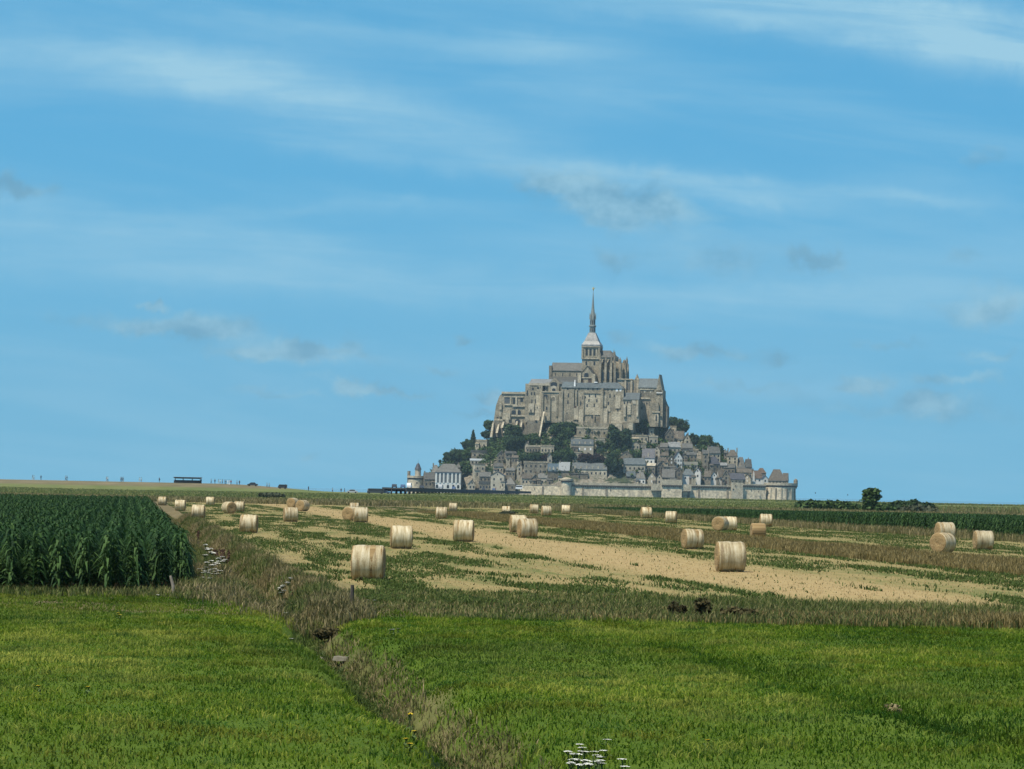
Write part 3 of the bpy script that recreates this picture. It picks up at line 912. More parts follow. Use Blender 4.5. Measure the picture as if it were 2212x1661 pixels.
def house(label, reg, x0, x1, yr, ye, yb, kind='e', wc='house_stone', rc='slate_grey', win=(3, 2), wm='window_dark', ch=1,
          d=None, dy=0.0, yaw=0.0, name='stone_house', cat='house', wy=None, dorm=0, group='village houses below the abbey', door=True, ground=None):
    """one house measured in the picture: left, right, ridge, eave, foot.  kind: e ridge across, g gable to the camera, h hipped, f flat, p pointed"""
    pc = on_hill(reg, (x0 + x1) / 2, yb)
    Y = max(pc.y + dy, YM - 113)
    a, b = W(reg, x0, yb, Y), W(reg, x1, yb, Y)
    zr, ze, zb = (W(reg, (x0 + x1) / 2, y, Y).z for y in (yr, ye, yb))
    wd = b.x - a.x
    d = d or min(max(wd * .75, 5.0), 9.0)
    he, hr = ze - zb, zr - zb
    hw = wd / 2
    hs_ = random.Random(label)
    yaw = yaw or hs_.uniform(-15, 15) * (1 if wd < 12 else .35)
    root = empty(name, ((a.x + b.x) / 2, Y + d / 2, zb), R(yaw), label=label, cat=cat, group=group)
    mb = MB().box(-hw, hw, -d / 2, d / 2, -7, he)
    f = -d / 2
    if kind == 'g':
        mb = MB().prism([(-hw, -7), (hw, -7), (hw, he), (0, hr - .25), (-hw, he)], f, d / 2)
    obj('wall', mb, M[wc], root)
    o_, t = .35, .28
    rm = MB()
    if kind == 'e':
        rm.prism_x([(f - o_, he - .1), (0, hr), (-f + o_, he - .1), (-f + o_, he + t - .1), (0, hr + t), (f - o_, he + t - .1)][::-1], -hw - .15, hw + .15)
        if hr > he + 1:
            gm_ = MB().prism_x([(f, he), (-f, he), (0, hr - .05)], -hw, hw)
            obj('gable_end', gm_, M[wc], root)
    elif kind == 'g':
        for s in (-1, 1):
            q = [(0, hr), (s * (hw + .3), he - .25), (s * (hw + .3), he + t - .2), (0, hr + t + .1)]
            rm.prism(q if s < 0 else q[::-1], f - .3, d / 2 + .3)
    elif kind == 'h':
        k = min(hw * .6, d * .45)
        rm.add([(-hw - o_, f - o_, he), (hw + o_, f - o_, he), (hw + o_, -f + o_, he), (-hw - o_, -f + o_, he), (-hw + k, 0, hr), (hw - k, 0, hr)],
               [(0, 1, 5, 4), (2, 3, 4, 5), (1, 2, 5), (3, 0, 4), (3, 2, 1, 0)])
    elif kind == 'p':
        rm.add([(-hw - .2, f - .2, he), (hw + .2, f - .2, he), (hw + .2, -f + .2, he), (-hw - .2, -f + .2, he), (0, 0, hr)],
               [(0, 1, 4), (1, 2, 4), (2, 3, 4), (3, 0, 4), (3, 2, 1, 0)])
    else:
        rm.box(-hw - .2, hw + .2, f - .2, -f + .2, he, hr)
    roof = obj('roof', rm, M[rc], root)
    for i in range(ch):
        cx = (-1 if i % 2 == 0 else 1) * (hw - .7) if kind in 'eh' else (.35 * hw if i % 2 == 0 else -.35 * hw)
        cy = 0 if kind in 'eh' else d * .25
        top = hr + 1.3 + .3 * (i % 3)
        obj('chimney', MB().box(cx - .45, cx + .45, cy - .4, cy + .4, min(he, hr - 1.5), top), M['granite_dark' if rc != 'slate_dark' else 'house_stone'], roof)
    for i in range(dorm):
        x = -hw + wd * (i + .5) / dorm
        zd = he + (hr - he) * .12
        hgt = (hr - he) * .5
        dm_ = MB().prism([(x - .6, zd), (x + .6, zd), (x + .6, zd + hgt * .6), (x, zd + hgt), (x - .6, zd + hgt * .6)], f * .92, f * .35)
        obj('dormer', dm_, M['render_cream'], roof)
    if cat == 'house' and wd > 5 and hs_.random() < .55:
        s, aw, ah = hs_.choice((-1, 1)), wd * hs_.uniform(.3, .5), he * hs_.uniform(.4, .7)
        ax = s * (hw - aw / 2 + hs_.uniform(-.2, 1.2))
        ay, ad = f - 2.2, 2.2
        an = obj('annexe', MB().box(ax - aw / 2, ax + aw / 2, ay, f - .02, -7, ah), M[hs_.choice(('house_stone', 'granite_pale', wc))], root)
        obj('annexe_roof', MB().prism_x([(ay - .3, ah - .05), (f - .03, ah + .9), (f - .03, ah + 1.15), (ay - .3, ah + .2)][::-1], ax - aw / 2 - .2, ax + aw / 2 + .2), M[hs_.choice(('slate_grey', 'slate_brown', rc))], an)
        opening(an, ax, ay, ah * .35, ah * .75, .9, 'window_dark', False, 'window', .05)
    nc, nr = win
    for j in range(nr):
        zz = (j + .5) / nr * (he - .8) + .3
        for i in range(nc):
            x = -hw + wd * (i + .5) / nc
            wh = min(1.7, he / nr * .55)
            if j == 0 and i == nc // 2 and nr > 1 and door:
                opening(root, x, f, .1, 2.2, 1.2, 'door_wood', False, 'door', .05)
            else:
                opening(root, x, f, zz - wh / 2, zz + wh / 2, min(1.15, wd / nc * .5), wm, False, 'window', .05)
    if kind == 'g' and hr - he > 2.5:
        opening(root, 0, f, he + .2, he + 1.5, .9, wm, False, 'window', .05)
    return root, f, hw, he, hr


H = house
# --- by the bridge, far left
r, f, hw, he, hr = H('white fronted hostel with tall pilasters and steep grey hipped roof by the bridge', 'RG', 800, 1255, 330, 478, 770, 'h', 'render_white', 'slate_grey', (1, 1), d=12, name='hostel', cat='hostel', ch=0, door=False)
for x in (-.92, -.62, -.34, -.02, .32, .62, .92):
    obj('pilaster', MB().box(hw * x - .5, hw * x + .5, f - .35, f - .01, 4.2, he - .1), M['render_white'], r)
for x in (-.78, -.48, -.18, .16, .47, .77):
    opening(r, hw * x, f, 4.4, he - .9, 1.5, 'window_grey', False, 'window', .04)
for x in (-.85, -.45, 0, .42, .8):
    opening(r, hw * x, f, .2, 3.0, 1.9, 'window_dark', True, 'arcade_opening', .05)
obj('cornice', MB().box(-hw - .5, hw + .5, f - .6, f - .36, he - .5, he), M['slate_dark'], r)
H('small grey stone wing with slate roof attached to the white hostel', 'RG', 590, 800, 490, 610, 770, 'e', 'granite_dark', 'slate_grey', (3, 1), d=8, dy=3)
H('steep grey slate roof and chimney stack rising behind the white hostel', 'RG', 742, 860, 350, 480, 700, 'h', 'granite_dark', 'slate_grey', (2, 1), d=8, dy=16, ch=1)
H('grey chimneyed gable end rising just right of the white hostel roof', 'RG', 1190, 1250, 340, 400, 700, 'e', 'granite_dark', 'slate_grey', (1, 1), d=6, dy=14)
H('ruined tan house with two arched openings against the rock', 'RG', 1475, 1665, 325, 345, 600, 'f', 'granite_pale', 'granite_dark', (2, 2), ch=0, d=7)
H('small cream house with pale gable at the foot of the rock', 'RG', 1385, 1500, 620, 690, 790, 'g', 'render_cream', 'slate_grey', (2, 1), ch=1, d=6)
H('flat pale terrace house on the ledge above the ruined tan house', 'RG', 1420, 1680, 240, 275, 340, 'f', 'render_cream', 'paint_white', (4, 1), wm='window_dark', ch=0, d=6)
H('grey stone house with long lean roof below the rock face', 'RG', 1580, 1780, 480, 560, 720, 'e', 'house_stone', 'slate_grey', (3, 2), d=7)
H('stone house with pale arched gable and dark opening near the bridge end', 'RG', 1790, 2030, 470, 540, 770, 'g', 'render_cream', 'slate_dark', (2, 2), d=8)
H('grey pointed roof like a tent at the end of the bridge', 'RL', 85, 345, 1085, 1250, 1370, 'p', 'granite_dark', 'slate_grey', (2, 1), ch=0, d=9, name='gate_pavilion', cat='pavilion', door=False)
H('low stone house with pale lintel left of the grey tent roof', 'RG', 1580, 1800, 640, 690, 790, 'f', 'house_stone', 'slate_grey', (4, 1), ch=0, d=6)
# --- between the bridge and the rampart's first round tower
H('tan cottage with a small red awning above the low rampart wall', 'RL', 440, 650, 1040, 1130, 1255, 'e', 'granite_pale', 'slate_brown', (3, 1), ch=1)
H('grey gabled cottage right of the red awning above the low rampart wall', 'RL', 655, 800, 1050, 1120, 1255, 'g', 'house_stone', 'slate_grey', (2, 1), ch=1)
H('cream cottage with dark stair roof above the low rampart wall', 'RL', 800, 1000, 1020, 1120, 1265, 'e', 'render_cream', 'slate_grey', (3, 1), ch=2)
H('wide grey stone terrace house with bare front above the tan cottage', 'RL', 500, 1000, 760, 800, 1040, 'f', 'house_stone', 'granite', (5, 2), ch=0, d=8)
r, f, hw, he, hr = H('tall stone hall with dark glazed blue roof and vertical slit windows', 'RL', 995, 1235, 815, 975, 1290, 'e', 'house_stone', 'glass_roof', (4, 1), d=9, ch=0, dorm=3, door=False)
r, f, hw, he, hr = H('stone hall with pale framed skylight roof beside the glazed hall', 'RL', 1240, 1470, 785, 970, 1290, 'e', 'house_stone', 'glass_roof', (3, 1), d=9, ch=1, door=False)
obj('skylight_frame', MB().box(-hw - .2, -hw + .3, f - .5, 0, he + .3, he + .6).box(hw - .3, hw + .2, f - .5, 0, he + .3, he + .6).box(-hw, hw, f - .6, f - .3, he - .1, he + .4), M['lead_roof'], r)
H('plain stone gable rounded at the shoulder behind the first round tower', 'RL', 1450, 1615, 890, 1050, 1230, 'g', 'granite', 'slate_grey', (1, 1), ch=0, d=8)
H('low dark grey roof tucked between stone gable and long dormered house', 'RL', 1600, 1780, 1050, 1130, 1230, 'e', 'house_stone', 'slate_blue', (2, 1), ch=1)
H('long stone house with blue green slate roof and row of small dormers', 'RL', 1520, 2255, 800, 938, 1215, 'e', 'granite_pale', 'slate_blue', (8, 2), d=9, ch=3, dorm=6)
H('pale stone pillar house with tall thin white chimney left of the glazed roofs', 'RL', 360, 470, 800, 880, 1050, 'g', 'render_cream', 'slate_grey', (1, 2), ch=1)
H('small rubble house with red brown door below the long hedge', 'RL', 250, 440, 640, 690, 800, 'e', 'house_stone', 'slate_brown', (3, 1), ch=1)
H('rubble stone house under the big dark tree with pale coping', 'RL', 90, 330, 555, 600, 780, 'e', 'house_stone', 'slate_grey', (3, 2), ch=1)
H('grey cottage with conical chimney below the big dark tree', 'RL', 130, 330, 900, 960, 1100, 'e', 'house_stone', 'slate_grey', (3, 1), ch=2)
H('narrow gabled stone house at the cliff foot left of the rubble house', 'RL', -60, 90, 560, 640, 800, 'g', 'house_stone', 'slate_grey', (2, 2), ch=1)
H('tan stone house on the cliff foot with tall chimneys', 'RL', -140, 60, 800, 880, 1000, 'e', 'granite_pale', 'slate_grey', (3, 1), ch=2)
# --- middle tier, left half
r, f, hw, he, hr = H('cream house with four bright windows under blue slate roof with dormers', 'RL', 1492, 1962, 300, 412, 590, 'e', 'render_cream', 'slate_blue', (4, 1), wm='paint_white', d=9, ch=2, dorm=4, door=False)
H('cream porch house with arched window below the four bright windows', 'RL', 1565, 1730, 570, 590, 745, 'f', 'render_cream', 'granite_pale', (2, 1), ch=0, d=5)
H('long pale retaining terrace behind the blue slate roof with dormers', 'RL', 1480, 2215, 245, 262, 330, 'f', 'render_cream', 'granite_pale', (1, 1), ch=0, d=6, dy=4, name='terrace_wall', cat='retaining wall', door=False)
H('square walled garden with pale coping beside the cream dormered house', 'RL', 2005, 2195, 300, 322, 480, 'f', 'render_cream', 'granite_pale', (1, 1), ch=0, d=6, name='walled_garden', cat='garden wall', door=False)
H('long stone terrace house with sloping wall top right of the big dark tree', 'RL', 560, 860, 425, 460, 600, 'f', 'house_stone', 'granite_pale', (5, 1), ch=1, d=6)
H('stone house with pale window surrounds under the dark cypress', 'RL', 860, 1140, 420, 455, 610, 'f', 'granite_pale', 'granite', (4, 1), ch=1, d=6)
H('thin pale chimney house at the right foot of the big dark tree', 'RL', 535, 610, 370, 420, 560, 'g', 'render_cream', 'slate_grey', (1, 1), ch=1, d=5)
H('small pale gable peeping out between copper beech and long hedge', 'RL', 1000, 1080, 600, 660, 840, 'g', 'render_cream', 'slate_grey', (1, 1), ch=0, d=5)
# --- row just above the rampart, right of the long dormered house
H('plain grey slate roofed block right of the narrow white chimney', 'RM', 400, 585, 1005, 1195, 1260, 'e', 'house_stone', 'slate_grey', (2, 1), ch=0, d=9)
r, f, hw, he, hr = H('slate house with pale door panels between dark grey roofs', 'RM', 645, 845, 975, 1085, 1245, 'e', 'house_stone', 'slate_blue', (3, 1), wm='render_white', ch=1)
r, f, hw, he, hr = H('slate house with bright white shopfront just above the rampart', 'RM', 850, 1075, 955, 1130, 1250, 'h', 'render_white', 'slate_grey', (3, 1), ch=1, dorm=1, door=False)
H('dark timber gable house with pale centre right of the white shopfront', 'RM', 1130, 1295, 985, 1110, 1260, 'g', 'render_cream', 'slate_dark', (1, 1), wm='render_white', ch=1)
H('second dark gable with pale triangular front beside the bastion', 'RM', 1295, 1425, 1025, 1130, 1260, 'g', 'render_cream', 'slate_dark', (1, 1), ch=0)
H('long grey slate roof directly behind the square bastion', 'RM', 1415, 1685, 930, 1110, 1190, 'e', 'house_stone', 'slate_grey', (4, 1), ch=2, d=9)
H('narrow brownish house right of the long roof behind the bastion', 'RM', 1690, 1840, 900, 990, 1180, 'g', 'house_stone', 'slate_brown', (1, 2), ch=1)
H('blue grey hipped house with bright white window band above the rampart', 'RM', 1838, 2085, 925, 1055, 1170, 'h', 'render_white', 'slate_blue', (2, 1), ch=1, door=False)
H('small slate cottage left of the tall white gable', 'RM', 1990, 2110, 1060, 1120, 1190, 'e', 'house_stone', 'slate_dark', (1, 1), ch=0, d=5, dy=-2)
r, f, hw, he, hr = H('bright white tall rounded gable with one arched window', 'RM', 2112, 2235, 905, 990, 1150, 'g', 'render_white', 'slate_dark', (1, 1), ch=0, door=False)
H('brown slate block right of the bright white gable', 'RR', -130, 20, 720, 860, 950, 'e', 'house_stone', 'slate_brown', (2, 1), ch=1)
H('slate house with wide white window band above the eastern rampart', 'RR', 15, 175, 745, 850, 960, 'g', 'render_white', 'slate_grey', (2, 1), ch=1, door=False)
H('small slate house with one white window right of the white window band', 'RR', 180, 295, 700, 870, 960, 'e', 'render_white', 'slate_brown', (1, 1), ch=1, door=False)
H('tall grey gable with pale footing above the eastern rampart', 'RR', 290, 445, 715, 830, 1020, 'g', 'house_stone', 'slate_grey', (1, 2), ch=1)
H('long low dark slate roof behind the stone rampart gatehouse', 'RR', 440, 800, 775, 920, 1000, 'e', 'house_stone', 'slate_dark', (4, 1), ch=2, d=9)
H('tan gabled house with white footing left of the red brown roof', 'RR', 800, 970, 790, 900, 990, 'g', 'granite_pale', 'slate_grey', (1, 1), wm='render_white', ch=1)
r, f, hw, he, hr = H('house with red brown roof and narrow white gable near the rampart end', 'RR', 985, 1195, 715, 895, 975, 'e', 'render_white', 'tile_brown', (2, 1), ch=1, d=9)
obj('white_gable', MB().prism([(-hw - .5, 0), (-hw + 1.6, 0), (-hw + 1.2, hr * .8), (-hw + .4, hr)], f - .6, f - .2), M['render_white'], r)
H('small white walled cottage right of the red brown roof', 'RR', 1200, 1335, 830, 900, 990, 'g', 'render_white', 'slate_dark', (1, 1), ch=0, d=6)
H('rounded brown domed roof behind the red brown roofed house', 'RR', 1105, 1295, 650, 770, 900, 'h', 'house_stone', 'tile_brown', (2, 1), ch=0, d=8, dy=6)
r, f, hw, he, hr = H('big brown steep hipped roof at the far right end of the rampart', 'RR', 1365, 1760, 680, 950, 1010, 'h', 'granite', 'slate_brown', (5, 1), ch=0, d=11, name='guardhouse', cat='guardhouse')
H('smaller brown roof tucked behind the big hipped roof at the rampart end', 'RR', 1705, 1830, 775, 950, 1010, 'e', 'granite', 'slate_brown', (1, 1), ch=0, d=8, dy=5)
# --- middle tier, right half
H('cream house with long blue grey slate roof and three small dark windows', 'RM', 592, 1052, 702, 830, 990, 'e', 'render_cream', 'slate_blue', (5, 1), d=9, ch=2, door=False)
H('grey stone gable standing behind the long blue grey slate roof', 'RM', 535, 790, 552, 640, 760, 'g', 'house_stone', 'slate_grey', (2, 1), ch=1, dy=3)
H('dark purple slate house with white ground floor', 'RM', 1000, 1265, 500, 700, 840, 'e', 'render_white', 'slate_dark', (2, 1), ch=1, d=9, dorm=1)
H('cream gable leaning against the dark purple slate roof', 'RM', 1250, 1385, 440, 530, 700, 'g', 'render_cream', 'slate_brown', (1, 2), ch=1)
H('tan roofed house with brown eaves in the middle of the village', 'RM', 1370, 1545, 575, 650, 740, 'e', 'granite_pale', 'slate_brown', (3, 1), ch=2)
H('lower tan roofed house with brown eaves stepping down the lane', 'RM', 1295, 1500, 690, 760, 850, 'e', 'granite_pale', 'slate_brown', (3, 1), ch=1)
H('grey house with one pale tall window left of the white multi paned gable', 'RM', 1545, 1660, 650, 740, 900, 'g', 'house_stone', 'slate_grey', (1, 2), wm='render_white', ch=1)
H('white multi paned gable with dark roof in the middle of the village', 'RM', 1655, 1825, 565, 690, 890, 'g', 'render_white', 'slate_dark', (3, 2), wm='window_grey', ch=1)
H('pale stone house with white ledge under the dark purple house', 'RM', 1050, 1290, 810, 860, 1000, 'e', 'house_stone', 'render_cream', (3, 1), ch=1)
H('narrow stone house between white ledge and long grey roof', 'RM', 1290, 1420, 790, 870, 1010, 'g', 'house_stone', 'slate_grey', (2, 2), ch=2)
H('tan walled house with flat eave band above the bastion', 'RM', 1415, 1690, 860, 890, 970, 'e', 'granite_pale', 'slate_grey', (4, 1), ch=1)
H('ruined looking stone house with pale sloping coping', 'RT', 175, 560, 1320, 1400, 1480, 'f', 'granite_pale', 'render_cream', (4, 1), ch=0, d=7)
H('rough stone house with two chimneys above the pale sloping coping', 'RT', 290, 560, 1080, 1150, 1340, 'e', 'house_stone', 'slate_grey', (3, 2), ch=2)
H('stone house with tall dark doorway left of the rough two chimney house', 'RT', 160, 300, 1120, 1180, 1340, 'g', 'house_stone', 'slate_dark', (2, 2), ch=1)
H('small pale stone block under the round skyline tree', 'RT', 480, 605, 995, 1030, 1110, 'f', 'granite_pale', 'granite', (2, 1), ch=0, d=5)
H('beige house with flat front below the tan eaved house on the slope', 'RT', 170, 330, 985, 1020, 1120, 'f', 'render_cream', 'slate_grey', (2, 1), ch=1, d=6)
H('tall grey narrow house left of the house with two storey stone gable', 'RT', 690, 835, 1030, 1120, 1500, 'e', 'house_stone', 'slate_grey', (1, 3), ch=1, d=7)
H('two storey stone house with grey roof and long dark eave under the round tree', 'RT', 830, 1135, 940, 1105, 1330, 'e', 'granite_pale', 'slate_grey', (3, 2), ch=2)
H('dark blue slate roof with tan gable wall in front of the two storey stone house', 'RT', 860, 1130, 1190, 1380, 1500, 'h', 'house_stone', 'slate_dark', (2, 1), ch=1, dy=-4)
H('cottage with pale blue roof band below the tall skyline house', 'RT', 1110, 1330, 1350, 1420, 1510, 'e', 'house_stone', 'lead_roof', (3, 1), ch=0)
H('tall pale stone house standing highest on the right skyline of the village', 'RR', 400, 650, 225, 380, 640, 'h', 'granite_pale', 'slate_brown', (2, 3), ch=2, d=8)
H('narrow stone house attached left of the tall skyline house', 'RR', 335, 405, 250, 300, 480, 'e', 'house_stone', 'slate_grey', (1, 2), ch=1, d=6)
H('stone house below the tall skyline house with grey roof and dark windows', 'RR', 330, 600, 560, 650, 790, 'e', 'house_stone', 'slate_grey', (3, 1), ch=1)
H('steep grey hipped roof house with small white dormer on the right skyline', 'RR', 595, 835, 395, 655, 770, 'h', 'house_stone', 'slate_grey', (3, 1), ch=0, dorm=1)
H('grey slate house with small pointed turret at the right skyline', 'RR', 825, 960, 450, 640, 720, 'e', 'house_stone', 'slate_grey', (1, 1), ch=0)
H('thin pointed turret roof against the sky on the grey slate house', 'RR', 868, 918, 395, 470, 640, 'p', 'house_stone', 'slate_dark', (1, 1), ch=0, d=2.5, dy=2, name='turret', cat='turret', door=False)
H('pale stone house with brown gable under the pointed turret', 'RR', 630, 970, 670, 760, 900, 'e', 'granite_pale', 'slate_brown', (4, 1), ch=1)
H('thin pointed finial roof left of the red brown roof', 'RR', 975, 1020, 645, 720, 800, 'p', 'house_stone', 'slate_dark', (1, 1), ch=0, d=2, dy=3, name='turret', cat='turret', door=False)
# --- upper tier
H('pale stone terrace house with arched dark openings right of the two tall trees', 'RM', 780, 1115, 205, 235, 350, 'f', 'granite_pale', 'granite', (4, 1), ch=1, d=6)
H('pale stone house with two dark arched windows below the terrace house', 'RM', 785, 945, 350, 400, 530, 'g', 'render_cream', 'slate_grey', (2, 1), ch=0)
H('pale cream wall house under the terrace with bare right half', 'RM', 940, 1065, 380, 415, 530, 'f', 'render_cream', 'granite', (1, 1), ch=0, d=6)
H('small square house with one wide dark window band high in the village', 'RM', 1128, 1315, 220, 255, 410, 'f', 'render_cream', 'granite_pale', (2, 1), ch=1, d=6)
H('pale chimney like stone block between the trees under the gatehouse', 'RM', 1125, 1240, 60, 90, 200, 'f', 'granite_pale', 'granite', (1, 1), ch=0, d=4)
H('tall grey stone gable house high on the right slope', 'RM', 1485, 1665, 70, 200, 380, 'g', 'house_stone', 'slate_grey', (2, 2), ch=1)
H('house with steep brown roof and white dormer near the skyline trees', 'RM', 1610, 1880, 130, 290, 380, 'e', 'granite_pale', 'slate_brown', (3, 1), ch=1, dorm=1)
H('tan pointed gable with chimney beside the skyline trees', 'RM', 1870, 2005, 190, 300, 480, 'g', 'granite_pale', 'slate_brown', (1, 2), ch=1)
H('house with bright pale blue roof panel above the tan roofs', 'RM', 1535, 1790, 360, 470, 590, 'e', 'render_cream', 'lead_roof', (3, 1), ch=1)
H('grey roofed house left of the bright pale blue roof', 'RM', 1380, 1540, 380, 470, 580, 'e', 'house_stone', 'slate_grey', (2, 1), ch=1)
H('house with grey slate roof and dark eave right of the pale blue roof', 'RM', 1830, 2050, 390, 490, 600, 'e', 'render_cream', 'slate_grey', (3, 1), ch=2)
H('pale square tower house on the upper right slope', 'RM', 1590, 1720, 15, 40, 180, 'f', 'granite_pale', 'granite', (1, 1), ch=0, d=5, dy=3)
H('pale rubble house under the abbey terrace beside the two tall trees', 'RM', 400, 560, -10, 30, 120, 'f', 'render_cream', 'granite_pale', (2, 1), ch=0, d=5)
H('cream gabled cottage at the foot of the gatehouse trees', 'RM', 690, 810, 0, 60, 190, 'g', 'render_cream', 'slate_grey', (1, 1), ch=0, d=5)
H('small stone cottage under the left skyline trees', 'R2', 800, 940, 395, 415, 470, 'f', 'house_stone', 'slate_grey', (3, 1), ch=0, d=6)
H('pale stone hut by the cliff above the left skyline trees', 'R2', 850, 960, 290, 312, 380, 'f', 'granite_pale', 'granite', (2, 1), ch=0, d=5)
H('stone terrace with arches behind the round dark bush below the lodgings', 'R1', 1000, 1300, 1000, 1020, 1095, 'f', 'granite', 'granite_pale', (5, 1), ch=0, d=5, name='terrace_wall', cat='retaining wall', door=False)

# --- Gabriel-like artillery tower by the bridge
def tower_at(reg, x0, x1, ytop, yb, depth_y, label, cap=None, wall='rampart_stone', name='rampart_tower', over=.7, ycor=None):
    a, b = W(reg, x0, yb, depth_y), W(reg, x1, yb, depth_y)
    r_ = (b.x - a.x) / 2
    zt = W(reg, (x0 + x1) / 2, ytop, depth_y).z
    zc_ = W(reg, (x0 + x1) / 2, ycor, depth_y).z if ycor else zt - 1.6
    root = empty(name, ((a.x + b.x) / 2, depth_y + r_ * .7, -3.5), label=label, cat='tower', group='towers of the rampart')
    o_ = 3.5
    obj('drum', MB().lathe(0, 0, [(r_ + .5, 0), (r_, o_ + 3), (r_ - .05, zc_ + o_)], 28), M[wall], root, False)
    obj('corbel_table', MB().lathe(0, 0, [(r_ - .04, zc_ + o_ - .5), (r_ + over, zc_ + o_ + .7), (r_ + over, zc_ + o_ + .75)], 28), M['corbel_shade'], root)
    obj('parapet', MB().lathe(0, 0, [(r_ + over, zc_ + o_ + .76), (r_ + over, zt + o_), (r_ + over - .6, zt + o_ + .05)], 28), M['parapet_stone'], root)
    return root, r_, zt + o_


YW = YM - 124
root, r_, zt = tower_at('RG', 312, 588, 545, 780, YM - 60, 'squat round artillery tower with lantern turret at the far left of the island', name='artillery_tower', ycor=598)
pz = lambda y: W('RG', 490, y, YM - 60).z + 3.5
tx = W('RG', 492, 500, YM - 60).x - root.location.x
obj('lantern_turret', MB().lathe(tx, 0, [(2.3, zt - .5), (2.3, pz(432))], 12), M['render_cream'], root)
obj('conical_roof', MB().lathe(tx, 0, [(2.75, pz(432)), (2.2, pz(400)), (1.0, pz(330)), (.12, pz(318)), (.05, pz(255))], 12), M['slate_dark'], root)
sx_ = W('RG', 332, 500, YM - 60).x - root.location.x
obj('stair_turret', MB().lathe(sx_, 0, [(1.2, 3), (1.2, pz(470)), (1.3, pz(462))], 10), M['granite_dark'], root)
opening(root, -.2, -r_ + .1, 4.0, 5.6, 1.0, 'window_dark', True, 'embrasure', .1)
opening(root, 1.0, -r_ + .2, 9.0, 10.4, .8, 'window_dark', False, 'embrasure', .1)

# --- rampart: stretches of curtain wall between towers
def curtain(label, reg, x0, x1, ytop, ycor, ybase, Y0, Y1, cornice=True, mat='rampart_stone', but=()):
    pa, pb = W(reg, x0, ycor, Y0), W(reg, x1, ycor, Y1)
    zt = (W(reg, x0, ytop, Y0).z + W(reg, x1, ytop, Y1).z) / 2
    zc_ = (pa.z + pb.z) / 2
    ln_ = math.hypot(pb.x - pa.x, pb.y - pa.y)
    root = empty('rampart_wall', ((pa.x + pb.x) / 2, (pa.y + pb.y) / 2, -4.0), math.atan2(pb.y - pa.y, pb.x - pa.x), label=label, cat='wall', group='rampart walls round the village')
    zc_, zt = zc_ + 4.0, zt + 4.0
    h = ln_ / 2
    obj('masonry', MB().frust((-h, h, -.9, 2), 0, (-h, h, 0, 2), zc_), M[mat], root)
    if cornice:
        cb = MB().box(-h, h, -.95, 2, zc_ - .15, zc_ + .75)
        n = max(int(ln_ / 1.3), 2)
        for i in range(n):
            x = -h + ln_ * (i + .5) / n
            cb.add([(x - .25, -.02, zc_ - 1.1), (x + .25, -.02, zc_ - 1.1), (x + .25, -.9, zc_ - .16), (x - .25, -.9, zc_ - .16), (x - .25, -.02, zc_ - .16), (x + .25, -.02, zc_ - .16)],
                   [(0, 1, 2, 3), (0, 3, 4), (1, 5, 2), (3, 2, 5, 4)])
        obj('corbel_table', cb, M['corbel_shade'], root)
        obj('parapet', MB().box(-h, h, -1.0, .1, zc_ + .76, zt), M['parapet_stone'], root)
    else:
        obj('coping', MB().box(-h, h, -.35, .4, zt - .3, zt), M['parapet_stone'], root)
    for x in but:
        xx = -h + ln_ * x
        obj('buttress', MB().frust((xx - .8, xx + .8, -1.5, 0), 0, (xx - .7, xx + .7, -.35, 0), zc_ - .7), M['granite_dark'], root)
    n = max(int(ln_ / 14), 1)
    for i in range(n):
        opening(root, -h + ln_ * (i + .35), -.45, zc_ - 3.2, zc_ - 2.2, .5, 'window_dark', False, 'arrow_slit', .2, thick=.8)
    return root


curtain('low pale stretch of rampart wall without parapet beside the bridge', 'RL', 425, 1300, 1255, 1275, 1490, YW + 6, YW + 1, False, but=(.55,))
t_, r_, zt = tower_at('RL', 1288, 1510, 1130, 1500, YW - 3, 'round rampart tower with flat cap at the left end of the tall wall', ycor=1190, over=1.1)
obj('cap_roof', MB().lathe(0, 0, [(r_ + .3, zt), (r_ * .6, zt + .7), (.3, zt + 1.0)], 20), M['granite_pale'], t_)
curtain('short rampart wall between round tower and dark drain line', 'RL', 1500, 1745, 1210, 1275, 1490, YW, YW, True)
curtain('long rampart wall under the dormered house and white shopfront', 'RL', 1745, 3416, 1228, 1300, 1510, YW, YW + 3, True, but=(.0, .3))
b_ = curtain('square bastion projecting from the middle of the rampart', 'RM', 1405, 1828, 1150, 1285, 1540, YW - 4, YW - 3, True)
obj('turret_wall', MB().box(-14.9, 14.9, .2, 9, 8, 13.0), M['parapet_stone'], b_)
curtain('rampart wall between square bastion and stone rampart gatehouse', 'RM', 1828, 3030, 1265, 1310, 1560, YW + 3, YW + 9, True, but=(.12, .3, .8))
b_ = curtain('stone rampart gatehouse without cornice projecting from the eastern wall', 'RR', 505, 770, 945, 985, 1400, YW + 5, YW + 7, False, mat='parapet_stone')
opening(b_, -3.2, -.4, 9.5, 10.7, .8, 'window_dark', True, 'window', .2, thick=.6)
curtain('darker stained rampart wall left of the last round tower', 'RR', 770, 1300, 1025, 1078, 1390, YW + 10, YW + 14, True)
t_, r_, zt = tower_at('RR', 1285, 2015, 1000, 1400, YW + 14, 'broad round tower at the right end of the rampart', ycor=1080)
for i in range(7):
    a = R(-150 + 20 * i)
    obj('buttress', MB().lathe((r_ + .1) * math.cos(a), (r_ + .1) * math.sin(a), [(.7, 0), (.6, zt - 4)], 6), M['granite_pale' if i % 2 else 'granite_dark'], t_)
zz = W('RR', 1990, 1075, YW + 30).z + 3.5
tx = W('RR', 1990, 1000, YW + 30).x - t_.location.x
